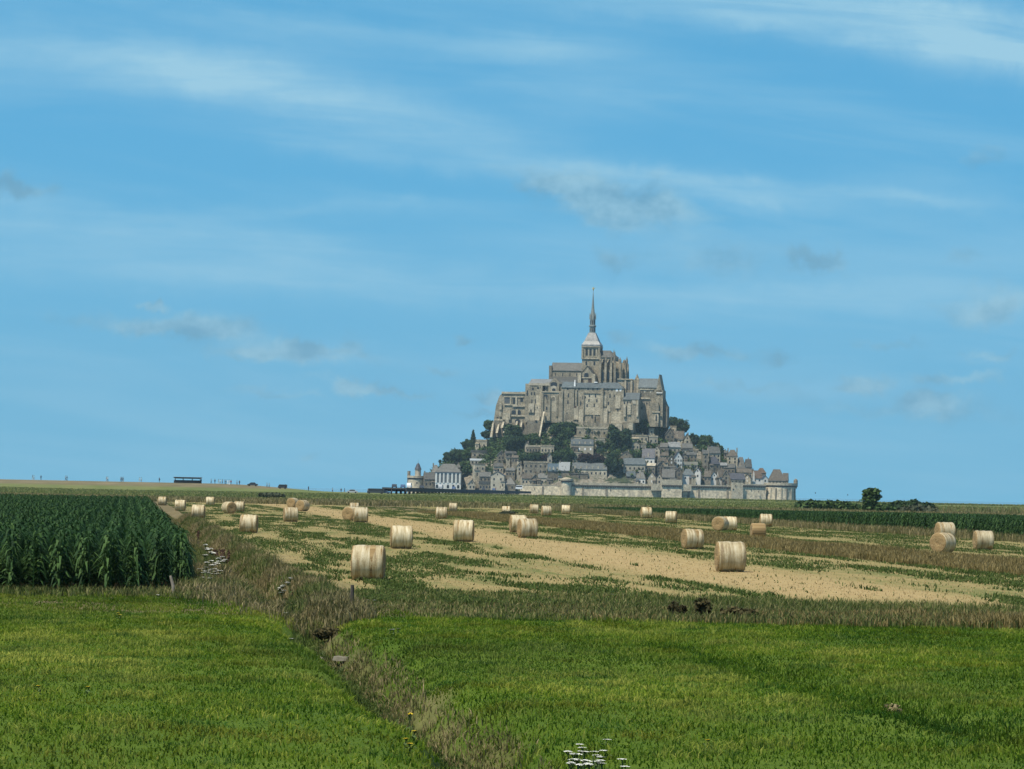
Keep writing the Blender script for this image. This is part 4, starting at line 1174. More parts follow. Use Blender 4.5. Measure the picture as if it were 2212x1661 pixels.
obj('watch_turret', MB().lathe(tx, 6, [(.5, zz - 2.2), (1.6, zz), (1.6, zz + 4.2), (1.0, zz + 5.2), (.1, zz + 5.8)], 12), M['granite_dark'], t_)


# ================================================================ leaf cloud trees
def leaf_cloud(name, lobes, n, size, mat, parent, flat=.6, fill=.55, seed=0):
    """many small leaf cards spread through a set of ellipsoid lobes (x,y,z,rx,ry,rz)"""
    g = np.random.default_rng(seed)
    vol = np.array([l[3] * l[4] * l[5] for l in lobes]) ** .8
    pick = g.choice(len(lobes), n, p=vol / vol.sum())
    L = np.array(lobes)[pick]
    d = g.normal(size=(n, 3))
    d /= np.linalg.norm(d, axis=1)[:, None]
    rad = fill + (1 - fill) * g.random(n) ** .6
    rad *= 1 + .22 * np.sin(d[:, 0] * 7 + L[:, 0] * 3) * np.sin(d[:, 2] * 6 + L[:, 1])
    P = L[:, :3] + d * rad[:, None] * L[:, 3:6]
    nrm = d * .7 + g.normal(size=(n, 3)) * .6
    nrm[:, 2] += .35
    nrm /= np.linalg.norm(nrm, axis=1)[:, None]
    t1 = np.cross(nrm, g.normal(size=(n, 3)))
    t1 /= np.linalg.norm(t1, axis=1)[:, None]
    t2 = np.cross(nrm, t1)
    s = (size * (.6 + .8 * g.random(n)))[:, None]
    v = np.stack([P - t1 * s - t2 * s * flat, P + t1 * s * .7 - t2 * s * flat, P + t1 * s + t2 * s * flat, P - t1 * s * .6 + t2 * s * flat], 1).reshape(-1, 3)
    return quads(name, v, np.repeat(g.random(n), 4), mat, parent)


def quads(name, v, tone, mat, parent=None, k=4):
    me = bpy.data.meshes.new(name)
    nf = len(v) // k
    me.vertices.add(len(v))
    me.vertices.foreach_set('co', np.asarray(v, np.float32).ravel())
    me.loops.add(nf * k)
    me.loops.foreach_set('vertex_index', np.arange(nf * k, dtype=np.int32))
    me.polygons.add(nf)
    me.polygons.foreach_set('loop_start', np.arange(nf, dtype=np.int32) * k)
    at_ = me.attributes.new('tone', 'FLOAT', 'POINT')
    at_.data.foreach_set('value', np.asarray(tone, np.float32))
    me.update(calc_edges=True)
    return link(name, me, mat, parent)


foliage('leaves_dark', [(.015, .032, .016), (.036, .070, .030), (.075, .12, .05)], .35)
foliage('leaves_green', [(.020, .042, .014), (.050, .092, .030), (.095, .145, .050)], .35)
foliage('leaves_grey', [(.035, .045, .028), (.065, .078, .048), (.10, .115, .075)], .35)
foliage('leaves_copper', [(.018, .012, .014), (.034, .022, .024), (.055, .036, .034)], .35)


def hill_tree(label, reg, x, y, rx, ry, mat='leaves_dark', n=None, dy=0.0, kind='broadleaf_tree', cat='tree', seed=1, shape='round', size=.55, trunk=True, Y=None):
    p = on_hill(reg, x, y + ry * .8) if Y is None else W(reg, x, y + ry, Y)
    Yc = p.y + dy
    c = W(reg, x, y, Yc)
    rxm, rzm = W(reg, x + rx, y, Yc).x - c.x, c.z - W(reg, x, y + ry, Yc).z
    root = empty(kind, (c.x, Yc, c.z - rzm * 1.02), label=label, cat=cat, group='trees on the rock')
    g = random.Random(seed * 31 + int(x))
    rxm, rzm = rxm * 1.3, rzm * 1.2
    zc_ = rzm * .92
    lobes = [(0, 0, zc_, rxm * .76, rxm * .7, rzm * .78), (0, 0, zc_ * .5, rxm * .6, rxm * .6, rzm * .5)]
    if shape == 'round':
        for i in range(11):
            a = g.uniform(0, 6.28)
            e = g.uniform(-.6, 1.0)
            k = math.cos(e * .9)
            lobes.append((rxm * .62 * k * math.cos(a), rxm * .5 * k * math.sin(a), zc_ + rzm * .62 * math.sin(e), rxm * g.uniform(.28, .45), rxm * .36, rzm * g.uniform(.24, .38)))
    elif shape == 'tall':
        lobes = [(g.uniform(-.25, .25) * rxm, g.uniform(-.25, .25) * rxm, zc_ + rzm * t, rxm * (.8 - .4 * abs(t - .0)), rxm * .7, rzm * .3) for t in (-.7, -.4, -.1, .2, .45, .7)]
    elif shape == 'conifer':
        lobes = [(0, 0, zc_ + rzm * t, rxm * (1 - (t + 1) / 2.05) + .2, rxm * (1 - (t + 1) / 2.05) + .2, rzm * .17) for t in (-.8, -.55, -.3, 0, .3, .55, .8)]
    elif shape == 'low':
        lobes = [(rxm * t, g.uniform(-.2, .2) * rxm, zc_ - rzm * .2 + g.uniform(-.1, .25) * rzm, rxm * .36, rxm * .45, rzm * g.uniform(.6, .85)) for t in (-.66, -.3, 0.05, .4, .68)]
    n = n or int(min(4200, 700 + 55 * rxm * rzm))
    leaf_cloud('crown', lobes, n, size * (1 if rxm > 2 else .7), M[mat], root, fill=.3, seed=seed)
    if trunk:
        obj('trunk', MB().tube([(0, 0, -1.5), (g.uniform(-.3, .3), .1, zc_ * .5), (g.uniform(-.4, .4), 0, zc_ + rzm * .3)], [.45, .32, .12]), M['bark'], root)
        obj('limb', MB().tube([(0, 0, zc_ * .5), (rxm * .4, .2, zc_ + rzm * .1)], [.2, .06], 5), M['bark'], root)
        obj('limb', MB().tube([(0, 0, zc_ * .45), (-rxm * .4, -.2, zc_ + rzm * .15)], [.2, .06], 5), M['bark'], root)
    return root


T = hill_tree
T('large dark tree standing between lodgings and gatehouse', 'R1', 1580, 885, 72, 82, 'leaves_dark', seed=1)
T('small rounded dark tree left of the large tree below the lodgings', 'R1', 1443, 928, 44, 56, seed=2)
T('green bushy tree under the large tree by the gatehouse', 'R1', 1640, 990, 70, 66, 'leaves_green', seed=3)
T('olive green tree at the foot of the gatehouse turret', 'RM', 1330, 95, 130, 125, 'leaves_green', seed=4)
T('grey green column shaped tree beside the tall stone gable', 'RM', 1485, 165, 62, 120, 'leaves_grey', seed=5, shape='tall')
T('dark skyline tree touching the gatehouse wall', 'R1', 1935, 955, 55, 52, seed=6, dy=12)
T('big dark skyline tree right of the gatehouse', 'R1', 2035, 995, 72, 70, seed=7, dy=10)
T('two lobed dark skyline tree between big skyline tree and round skyline tree', 'RT', 470, 760, 112, 155, seed=8, dy=8)
T('large round green skyline tree on the right slope', 'RT', 800, 830, 200, 180, 'leaves_green', seed=9, dy=8)
T('dark tree on the downhill side of the round skyline tree', 'RT', 1055, 950, 85, 125, seed=10, dy=8)
T('slender green tree reaching down to the tall skyline house', 'RT', 1195, 1120, 80, 165, 'leaves_green', seed=11, shape='tall', dy=6)
T('round dark bush on the terrace under the lodgings', 'R1', 1110, 1040, 50, 46, seed=12, size=.45)
T('small grey green shrub right of the round dark bush', 'R1', 1190, 1060, 42, 30, 'leaves_grey', seed=13, size=.45, shape='low')
T('tall very dark tree, left one of the pair in the middle of the slope', 'RM', 400, 300, 125, 245, seed=14, shape='tall')
T('tall very dark tree, right one of the pair in the middle of the slope', 'RM', 650, 335, 118, 210, seed=15, shape='tall')
T('big dark tree beside the long blue grey slate roof', 'RM', 405, 790, 172, 215, seed=16)
T('bright green garden bush between stone gable and purple roof', 'RM', 880, 620, 92, 78, 'leaves_green', seed=17, shape='low', size=.45)
T('copper leaved dark red beech above the dormered house', 'RL', 1925, 700, 215, 110, 'leaves_copper', seed=18, shape='low')
T('green pointed tree left of the cream porch', 'RL', 1435, 620, 130, 150, 'leaves_green', seed=19)
T('rounded dark tree left of the green pointed tree', 'RL', 1185, 660, 125, 92, 'leaves_dark', seed=20)
T('dark plum coloured bush in the hedge row above the stone terrace', 'RL', 965, 680, 75, 75, 'leaves_copper', seed=21, size=.45)
T('long low dark hedge above the bare stone terrace house', 'RL', 650, 665, 195, 90, 'leaves_dark', seed=22, shape='low', kind='hedge', cat='hedge')
T('tall dark cypress like tree in front of the long terrace house', 'RL', 1230, 400, 105, 180, seed=23, shape='tall')
T('very large dark tree under the roofless hall', 'R1', 365, 1070, 92, 88, seed=24, dy=-4)
T('broad lower crown beside the very large dark tree', 'R2', 1215, 330, 112, 85, seed=25)
T('green shrub between sloping wall and very large dark tree', 'RL', 650, 270, 110, 110, 'leaves_green', seed=26, shape='low')
T('green tree in the gap left of the stone ramp', 'RL', 760, 330, 80, 110, 'leaves_green', seed=27)
T('dark wide tree right of the stone ramp under the tall arches', 'R1', 860, 1010, 120, 58, seed=28)
T('dark green shrub climbing between the tall arches', 'R1', 768, 895, 46, 62, 'leaves_green', seed=29, trunk=False)
T('shrub growing at the foot of the west range', 'R1', 555, 880, 42, 52, 'leaves_green', seed=30, trunk=False)
T('green tree under the abbey terrace near the cream dormered house', 'RL', 1440, 175, 120, 125, 'leaves_green', seed=31)
T('low dark shrub left of the small cream gable', 'RL', 1230, 130, 160, 80, 'leaves_green', seed=32, shape='low')
T('dark shrub hugging the cliff left of the roofless hall', 'R1', 135, 985, 46, 50, 'leaves_green', seed=33, trunk=False)
T('dark tree on the cliff edge below the roofless hall', 'R1', 115, 1075, 50, 40, seed=34)
T('pointed conifer standing out on the left skyline', 'R2', 818, 280, 36, 72, seed=35, shape='conifer', kind='conifer_tree')
T('dark bushy tree around the foot of the left skyline conifer', 'R2', 768, 345, 62, 56, seed=36)
T('leftmost dark tree on the skyline above the white hostel', 'R2', 585, 470, 62, 52, seed=37)
T('second dark skyline tree above the white hostel roof', 'R2', 668, 445, 72, 58, seed=38)
T('green tree above the ruined tan house', 'R2', 770, 450, 70, 55, 'leaves_green', seed=39)
T('green shrub right of the white hostel', 'R2', 740, 560, 46, 60, 'leaves_green', seed=40)
T('tiny round bush at the left end of the skyline trees', 'R2', 492, 505, 14, 16, seed=41, size=.35)
T('grey green bush in the lane above the round tower', 'RL', 170, 760, 70, 60, 'leaves_grey', seed=42, shape='low')
T('green panel of garden shrubs inside the square walled garden', 'RL', 2100, 385, 70, 55, 'leaves_green', seed=43, shape='low', size=.4, trunk=False, dy=-6)
T('small dark tree right of the square walled garden', 'RM', 260, 430, 80, 60, 'leaves_dark', seed=44)
T('green shrub on the roof terrace above the purple slate house', 'RM', 1310, 425, 110, 30, 'leaves_green', seed=45, shape='low', size=.4, trunk=False)
T('dark narrow tree left of the stone house with tall doorway', 'RT', 150, 1180, 45, 110, seed=46, shape='tall')

# low scrub on the open parts of the slope
def scrub():
    g = np.random.default_rng(77)
    n = 5200
    a, r = g.random(n) * math.pi + math.pi, .34 + .54 * g.random(n) ** .8
    ca = np.cos(a)
    x = XC + r * ca * np.where(ca < 0, A_L, A_R)
    y = YM + r * np.sin(a) * B_F
    k = fbm(x * .05, y * .05, 21) + np.where((x < XC - 10), .06, .02)
    keep = k > .48
    x, y = x[keep], y[keep]
    pts = []
    for xx, yy in zip(x, y):
        z = hill_h(xx, yy) - 1.6
        for _ in range(7):
            pts.append((xx + g.normal() * 1.1, yy + g.normal() * 1.1, z + .5 + g.random() * 2.6))
    P = np.array(pts)
    n = len(P)
    d = g.normal(size=(n, 3))
    d[:, 2] = np.abs(d[:, 2]) + .3
    d /= np.linalg.norm(d, axis=1)[:, None]
    t1 = np.cross(d, g.normal(size=(n, 3)))
    t1 /= np.linalg.norm(t1, axis=1)[:, None]
    t2 = np.cross(d, t1)
    s_ = (.5 + .5 * g.random(n))[:, None]
    v = np.stack([P - t1 * s_ - t2 * s_ * .6, P + t1 * s_ - t2 * s_ * .6, P + t1 * s_ * .6 + t2 * s_ * .6, P - t1 * s_ * .8 + t2 * s_ * .6], 1).reshape(-1, 3)
    o = quads('undergrowth', v, np.repeat(g.random(n), 4), M['leaves_green'])
    tag(o, 'low green scrub covering the open parts of the rocky slope', 'undergrowth', kind='stuff')


scrub()

# ================================================================ land and water
K_ROW = 0.1166                                  # crop rows run this far to the left per metre ahead; u = across the rows


def wob_(y):
    """the ditch wanders a little"""
    return .16 * np.sin(y * .31) + .10 * np.sin(y * .83 + 1.0) + .05 * np.sin(y * 2.1)


def gz(x, y):
    """height of the land (arrays)"""
    u = x + K_ROW * y
    z = .16 * (fbm(x * .05, y * .05, 5, 3) - .5) * 2
    ditch = np.exp(-((u - 4.65 - wob_(y)) / .7) ** 2) * .9 * (1 - np.exp(-((y - 88) / 5.0) ** 2)) * np.clip((400 - y) / 100, 0, 1)
    furrow = np.exp(-((u - 12.4) / .6) ** 2) * .14 * np.clip((84 - y) / 4, 0, 1)
    z = z * np.clip(1 - y / 900, .2, 1) - ditch - furrow
    # dyke carrying the causeway on the left, falling away towards the right
    end = np.clip((-62 - x) / 60, 0, 1)
    end = end * end * (3 - 2 * end)
    slope = np.clip((y - 1225) / 50, 0, 1) * np.clip((1420 - y) / 60, 0, 1)
    z = z + slope * (.2 + 2.75 * end)
    return z - np.clip((y - 1600) / 60, 0, 1) * 5


def build_ground():
    us = np.concatenate([np.array([-5000, -3000, -1500, -800, -500, -350]), np.arange(-250, -40, 12), np.arange(-40, 1, 2.0), np.arange(1, 16, .3), np.arange(16, 80, 2.5), np.arange(80, 330, 14), np.array([360, 500, 800, 1500, 3000, 5000])])
    ys = np.concatenate([np.array([-900, -400, -150, -60, -20, 0]), np.arange(10, 30, 4), np.arange(30, 125, .9), np.arange(125, 260, 3), np.arange(260, 700, 12), np.arange(700, 1220, 30), np.arange(1220, 1440, 7), np.arange(1440, 1700, 20), np.array([1800, 2200, 3000, 4200, 5300])])
    UU, YY = np.meshgrid(us, ys)
    XX = UU - K_ROW * YY
    ZZ = gz(XX, YY)
    nu, ny = len(us), len(ys)
    v = np.stack([XX, YY, ZZ], -1).reshape(-1, 3)
    i = np.arange(nu * ny).reshape(ny, nu)
    f = np.stack([i[:-1, :-1], i[:-1, 1:], i[1:, 1:], i[1:, :-1]], -1).reshape(-1, 4)
    me = bpy.data.meshes.new('ground')
    me.vertices.add(len(v))
    me.vertices.foreach_set('co', v.astype(np.float32).ravel())
    me.loops.add(f.size)
    me.loops.foreach_set('vertex_index', f.astype(np.int32).ravel())
    me.polygons.add(len(f))
    me.polygons.foreach_set('loop_start', np.arange(len(f), dtype=np.int32) * 4)
    me.update(calc_edges=True)
    me.polygons.foreach_set('use_smooth', [True] * len(f))
    m, n, p, out = base_mat('field_soil')
    pos = n.new('ShaderNodeNewGeometry').outputs['Position']
    x, y, z = n.sep(pos)[:3]
    u = n.m('ADD', x, n.m('MULTIPLY', y, K_ROW))
    row = n.comb(u, n.m('MULTIPLY', y, .10), 0.0)             # stretched along the rows
    row2 = n.comb(u, n.m('MULTIPLY', y, .25), 5.0)
    nb = n.noise(pos, .12, 4, .6)
    nf = n.noise(pos, 1.6, 5, .65)
    ns = n.noise(row, .55, 6, .68, .4)
    nt = n.noise(row2, 2.2, 4, .65)
    wob = n.m('MULTIPLY', n.m('SUBTRACT', n.noise(pos, .35, 3), .5), 3.0)
    uw, yw = n.m('ADD', u, wob), n.m('ADD', y, n.m('MULTIPLY', wob, .8))
    meadow = n.ramp(n.m('ADD', n.m('MULTIPLY', nb, .5), n.m('MULTIPLY', nf, .5)), [(.3, (.035, .07, .007)), (.5, (.065, .108, .010)), (.7, (.10, .145, .018))])
    straw = n.ramp(n.m('ADD', n.m('MULTIPLY', nt, .65), n.m('MULTIPLY', nf, .35)), [(.28, (.25, .182, .085)), (.5, (.33, .248, .122)), (.72, (.40, .31, .16))])
    weed = n.ramp(nf, [(.3, (.075, .10, .028)), (.55, (.13, .145, .048)), (.75, (.24, .21, .085))])
    brown = n.ramp(n.m('ADD', n.m('MULTIPLY', nf, .6), n.m('MULTIPLY', nb, .4)), [(.3, (.075, .062, .032)), (.5, (.14, .115, .06)), (.7, (.22, .18, .10))])
    # stubble field: gold swath, streaky weeds elsewhere
    gold = n.m('MULTIPLY', n.step(uw, 20.0, 23.0), n.m('MULTIPLY', n.step(uw, 30.0, 26.5), n.step(yw, 98.0, 114.0)))
    straw = n.mix(n.m('SUBTRACT', .55, n.m('MULTIPLY', gold, .55)), straw, (.205, .178, .07))
    streak = n.step(n.m('ADD', n.m('MULTIPLY', ns, .6), n.m('MULTIPLY', nt, .4)), .42, .64)
    stub = n.mix(n.m('MULTIPLY', streak, n.m('SUBTRACT', 1.0, n.m('MULTIPLY', gold, .85))), straw, weed)
    far = n.ramp(n.m('ADD', n.m('MULTIPLY', n.noise(n.comb(n.m('MULTIPLY', x, .02), n.m('MULTIPLY', y, .012)), 2.0, 5, .65), .6), n.m('MULTIPLY', nb, .4)),
                 [(.32, (.070, .10, .028)), (.5, (.12, .145, .048)), (.62, (.16, .165, .066)), (.72, (.24, .20, .10))])
    col = n.mix(n.step(n.m('ADD', yw, n.m('MULTIPLY', n.step(u, 7.0, 5.0), -7.0)), 88.0, 93.0), meadow, stub)
    strip = n.m('MULTIPLY', n.m('MULTIPLY', n.step(uw, 37.0, 39.5), n.step(uw, 48.0, 45.0)), n.step(yw, 100.0, 125.0))
    strip = n.m('MAXIMUM', strip, n.m('MULTIPLY', n.step(uw, 8.0, 6.0), n.step(yw, 88.0, 94.0)))
    strip = n.m('MAXIMUM', strip, n.m('MULTIPLY', n.step(yw, 84.5, 86.0), n.step(yw, 95.0, 92.0)))
    strip = n.m('MAXIMUM', strip, n.m('MULTIPLY', n.m('MULTIPLY', n.m('MULTIPLY', n.step(u, 4.6, 4.9), n.step(uw, 5.5, 4.9)), .55), n.step(y, 90.0, 80.0)))
    col = n.mix(strip, col, brown)
    strip = None
    ditch_shade = n.m('MULTIPLY', n.m('MULTIPLY', n.step(u, 3.95, 4.35), n.step(u, 5.0, 4.7)), n.step(y, 84.0, 80.0))  # shade down in the ditch, painted into the ground colour
    col = n.mix(n.m('MULTIPLY', ditch_shade, .85), col, (.016, .034, .014))
    col = n.mix(n.step(uw, 66.0, 74.0), col, weed)
    col = n.mix(n.step(n.m('ADD', y, n.m('MULTIPLY', wob, 12.0)), 545.0, 600.0), col, far)
    top = n.ramp(n.noise(n.comb(n.m('MULTIPLY', x, .05), n.m('MULTIPLY', y, .05), z), 1.5, 5, .7), [(.3, (.105, .095, .05)), (.5, (.15, .13, .075)), (.7, (.21, .175, .11))])
    col = n.mix(n.step(z, .95, 1.9), col, top)
    sand = n.ramp(nb, [(.3, (.26, .235, .19)), (.7, (.33, .30, .25))])
    col = n.mix(n.step(y, 1600.0, 1640.0), col, sand)
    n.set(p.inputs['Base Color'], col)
    p.inputs['Roughness'].default_value = .95
    p.inputs['Specular IOR Level'].default_value = .1
    b = n.new('ShaderNodeBump')
    b.inputs['Distance'].default_value = .12
    n.set(b.inputs['Height'], nf)
    n.l.new(b.outputs[0], p.inputs['Normal'])
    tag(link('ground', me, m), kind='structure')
    # wet sands and the bay beyond
    wm, n, p, out = base_mat('bay_water')
    p.inputs['Base Color'].default_value = (.10, .16, .20, 1)
    p.inputs['Roughness'].default_value = .08
    p.inputs['IOR'].default_value = 1.33
    mb = MB().add([(-6000, 1640, -2.6), (6000, 1640, -2.6), (6000, 5400, -2.6), (-6000, 5400, -2.6)], [(0, 1, 2, 3)])
    tag(obj('water', mb, wm), kind='structure')


build_ground()

# ---------------------------------------------------------------- grasses
def meadow_material():
    m = foliage('meadow_blades', [(.028, .068, .005), (.070, .135, .008), (.130, .195, .018), (.23, .26, .05)], .16, trans=.35)
    n = NT.__new__(NT)
    n.t, n.n, n.l = m.node_tree, m.node_tree.nodes, m.node_tree.links
    rampn = next(q for q in n.n if q.type == 'VALTORGB')
    pos = n.new('ShaderNodeNewGeometry').outputs['Position']
    cool = n.step(n.noise(pos, .55, 4, .6), .52, .68)
    olive = n.step(n.noise(pos, .31, 4, .6, .6), .52, .66)
    pale = n.step(n.noise(pos, 1.1, 4, .65), .60, .72)
    broad = n.noise(pos, .085, 4, .55, .5)
    c = n.mix(n.m('MULTIPLY', cool, .75), rampn.outputs[0], (.022, .088, .014))
    c = n.mix(n.m('MULTIPLY', olive, .6), c, (.088, .094, .008))
    c = n.mix(n.m('MULTIPLY', pale, .5), c, (.20, .25, .07))
    c = n.mix(1.0, c, n.ramp(broad, [(.34, (.62, .72, .75)), (.66, (1.42, 1.30, 1.2))]), 'MULTIPLY')
    for q in list(n.n):
        if q.type == 'BSDF_PRINCIPLED':
            n.set(q.inputs['Base Color'], c)
        elif q.type == 'BSDF_TRANSLUCENT':
            n.set(q.inputs['Color'], c)


meadow_material()
foliage('dry_blades', [(.07, .058, .018), (.145, .115, .040), (.24, .185, .078), (.34, .275, .13)], .3, trans=.2)
foliage('pasture_blades', [(.075, .11, .03), (.12, .155, .045), (.17, .19, .065), (.26, .24, .11)], .05, trans=.3)
foliage('olive_blades', [(.060, .070, .022), (.12, .115, .045), (.21, .175, .085), (.32, .265, .15)], .25, trans=.2)
foliage('rough_blades', [(.038, .066, .014), (.078, .108, .028), (.135, .15, .05), (.24, .215, .10)], .25, trans=.25)
foliage('weed_blades', [(.034, .064, .014), (.070, .108, .026), (.125, .155, .05)], .4, trans=.25)
foliage('stubble_straw', [(.27, .195, .09), (.36, .27, .13), (.45, .345, .18)], .4, trans=.1)


def blades(name, x, y, h, wd, mat, label, cat, seed, lean=.35, zoff=-.03, tone=None):
    """bent grass blades, a quad and a tip each, rooted on the land"""
    g = np.random.default_rng(seed)
    n = len(x)
    z = gz(x, y) + zoff
    a = g.random(n) * 6.283
    dx_, dy_ = np.cos(a), np.sin(a)
    b = g.random(n) * 6.283
    lx, ly = np.cos(b) * lean * g.random(n), np.sin(b) * lean * g.random(n)
    h = h * (.55 + .75 * g.random(n))
    w_ = wd * (.6 + .8 * g.random(n))
    P = np.stack([x, y, z], 1)
    side = np.stack([dx_ * w_ * .5, dy_ * w_ * .5, np.zeros(n)], 1)
    mid = P + np.stack([lx * h * .35, ly * h * .35, h * .6], 1)
    tip = P + np.stack([lx * h * 1.1, ly * h * 1.1, h * (1 - .25 * (lx ** 2 + ly ** 2) ** .5)], 1)
    v = np.stack([P - side, P + side, mid + side * .8, tip + side * .15, tip - side * .15, mid - side * .8], 1)
    v = v[:, [0, 1, 2, 5, 5, 2, 3, 4]].reshape(-1, 3)
    t = np.repeat(g.random(n) if tone is None else tone, 8)
    o = quads(name, v, t, M[mat])
    tag(o, label, cat, kind='stuff')
    return o


def scatter(n, y0, y1, u0=None, u1=None, seed=0, margin=6.0, power=None):
    """points on the land inside the view (with a margin) between two distances and, if given, two row lines"""
    g = np.random.default_rng(seed)
    if u0 is None:
        y = np.sqrt(y0 ** 2 + (y1 ** 2 - y0 ** 2) * g.random(n)) if power is None else y0 + (y1 - y0) * g.random(n) ** power
        half = .162 * y + margin
        x = (g.random(n) * 2 - 1) * half
    else:
        y = y0 + (y1 - y0) * (g.random(n) if power is None else g.random(n) ** power)
        u = u0 + (u1 - u0) * g.random(n)
        x = u - K_ROW * y
    k = np.abs(x) < .162 * y + margin
    return x[k], y[k], g


# the near meadow: clumped, with lusher and drier patches
x, y, g = scatter(760000, 33, 97, seed=11, margin=10)
u = x + K_ROW * y
cl = fbm(x * 1.1, y * 1.1, 31, 3)
big = .6 * fbm(x * .13 + y * .02, y * .09, 41, 3) + .4 * fbm((x + K_ROW * y) * .5, y * .035, 43, 3)
k = (g.random(len(x)) < .35 + .9 * cl) & (np.abs(u - 4.55 - wob_(y)) > .12 + .4 * g.random(len(x))) & ~((u > 4.65) & (u < 5.25) & (g.random(len(x)) < .7))
k &= ~((y > 86 + .8 * np.sin(x * 1.7)) & (u > 4.2 - (y - 84) * .16)) & ~((y > 79.5) & (y < 82.5) & (u > 3.9) & (u < 5.3))
x, y, cl, big, u = x[k], y[k], cl[k], big[k], u[k]
lush = np.exp(-((u - 12.4) / .7) ** 2)
cl2 = fbm(x * 2.4, y * 1.6, 37, 2)
tone = np.clip(.48 + 2.0 * (big - .5) + 1.3 * (cl - .5) + 1.1 * (cl2 - .5) + .22 * g.normal(size=len(x)) - .28 * lush + .55 * (g.random(len(x)) < .035), 0, 1)
blades('meadow_grass', x, y, .032 + .085 * cl + .10 * cl2 ** 2 + .05 * lush, .022, 'meadow_blades', 'short green meadow grass with lighter and darker patches in the foreground', 'grass', 1, tone=tone, lean=1.0)
# seed heads and dry bank along the ditch
x, y, g = scatter(20000, 34, 84, 4.75, 5.5, seed=12)
k = g.random(len(x)) < (.1 + 1.2 * (fbm(x * .5, y * .5, 8, 3) - .2)) * np.clip((5.6 - x - K_ROW * y) / .6, 0, 1)
x = x + wob_(y)
blades('ditch_grass', x[k], y[k], .17 * (.4 + fbm(x[k] * .6, y[k] * .4, 23, 3)), .02, 'olive_blades', 'dry brown grass on the right bank of the narrow ditch', 'grass', 2, lean=.7)
x, y, g = scatter(16000, 34, 84, 4.15, 4.95, seed=13)
x = x + wob_(y)
blades('ditch_weed', x, y, .15, .024, 'weed_blades', 'dark lush weeds growing down in the narrow ditch', 'weeds', 3, lean=.6)
x, y, g = scatter(130000, 83, 330, 1.4, 6.4, seed=14, power=1.8)
u = x + K_ROW * y
k = (g.random(len(x)) < .15 + 1.2 * fbm(x * .25, y * .12, 9, 3)) & (u > 1.7 + np.maximum(0, 99 - y) * .17 + .5 * g.normal(size=len(x))) & (g.random(len(x)) < np.clip((y - 82) / 8, .15, 1))
h_ = .40 * (.35 + fbm(x * .3, y * .2, 19, 3))
j = k & (fbm(x * .35, y * .15, 27, 3) > .5)
blades('ditch_green_grass', x[j], y[j], h_[j], .03, 'rough_blades', 'greener rough grass patches in the ditch between maize and stubble', 'grass', 24, lean=.6)
k = k & ~j
blades('ditch_tall_grass', x[k], y[k], h_[k], .03, 'olive_blades', 'tall olive and brown grass filling the ditch between maize and stubble', 'grass', 4, lean=.6)
# unmown strip across the front of the stubble
x, y, g = scatter(150000, 84.5, 93, seed=15, margin=10)
u = x + K_ROW * y
k = (u > 6.5) & (g.random(len(x)) < (1.5 * fbm(x * .4, y * .6, 10, 3) - .35) * np.clip((u - 6) / 14, .25, 1))
blades('verge_grass', x[k], y[k], .36 * (.4 + .9 * fbm(x[k] * .35, y[k] * .5, 33, 3)) * np.clip((u[k] - 4) / 18, .35, 1), .026, 'dry_blades', 'tall dry brown grass strip between the meadow and the stubble field', 'grass', 5, lean=.5)
x, y, g = scatter(115000, 84, 102, seed=16, margin=10)
u = x + K_ROW * y
k = (u > 6.0) & (g.random(len(x)) < 1.3 * fbm(x * .3, y * .5, 12, 3))
blades('verge_weed', x[k], y[k], .28 * np.clip((u[k] + 6) / 24, .45, 1), .03, 'rough_blades', 'olive green weeds mixed into the dry grass strip', 'weeds', 6, lean=.6)
x, y, g = scatter(58000, 93, 99, seed=17, margin=10)
u = x + K_ROW * y
k = (u < 3.2) & (y > 93.6 + .6 * np.sin(x)) & (g.random(len(x)) < 1.4 * fbm(x * .5, y * .5, 35, 3) - .2)
blades('maize_edge_grass', x[k], y[k], .26, .03, 'rough_blades', 'weedy brown and olive grass along the front of the maize', 'grass', 7, lean=.7)
# unmown strip through the stubble on the right, weeds before the far maize
x, y, g = scatter(150000, 118, 430, 38, 46.5, seed=18, power=1.5)
k = g.random(len(x)) < .3 + fbm(x * .2, y * .1, 13, 3)
blades('strip_grass', x[k], y[k], .36, .036, 'dry_blades', 'tall reddish brown grass strip running through the stubble field', 'grass', 8, lean=.5)
x, y, g = scatter(50000, 230, 520, 67, 74, seed=19)
k = g.random(len(x)) < 1.3 * fbm(x * .15, y * .1, 14, 3) - .1
blades('far_edge_grass', x[k], y[k], .6, .05, 'olive_blades', 'pale weedy grass along the foot of the far maize field', 'grass', 9, lean=.6)
# stubble weeds in streaks along the rows, and short straw
x, y, g = scatter(760000, 93, 520, 5.8, 74, seed=20, power=1.9)
u = x + K_ROW * y
s1 = fbm(u * .42, y * .045, 51, 4)
s2 = fbm(u * .9, y * .12, 61, 3)
gold = ((u > 21) & (u < 28.5)) * np.clip((y - 98) / 14, 0, 1)
k = (g.random(len(x)) < np.clip((s1 * .55 + s2 * .45 - .42 - .20 * gold) / .13, 0, 1) ** 1.6 * (.35 + .8 * s2)) | (g.random(len(x)) < .012)
blades('stubble_weed', x[k], y[k], .14 * (.5 + s2[k]), .05, 'weed_blades', 'streaks of green weeds growing through the stubble rows', 'weeds', 10, lean=.9)
k = (g.random(len(x)) < np.where(gold > .5, .2, .16)) & ~k
blades('stubble', x[k], y[k], .08, .03, 'stubble_straw', 'short golden cereal stubble left standing in rows', 'stubble', 11, lean=.6)
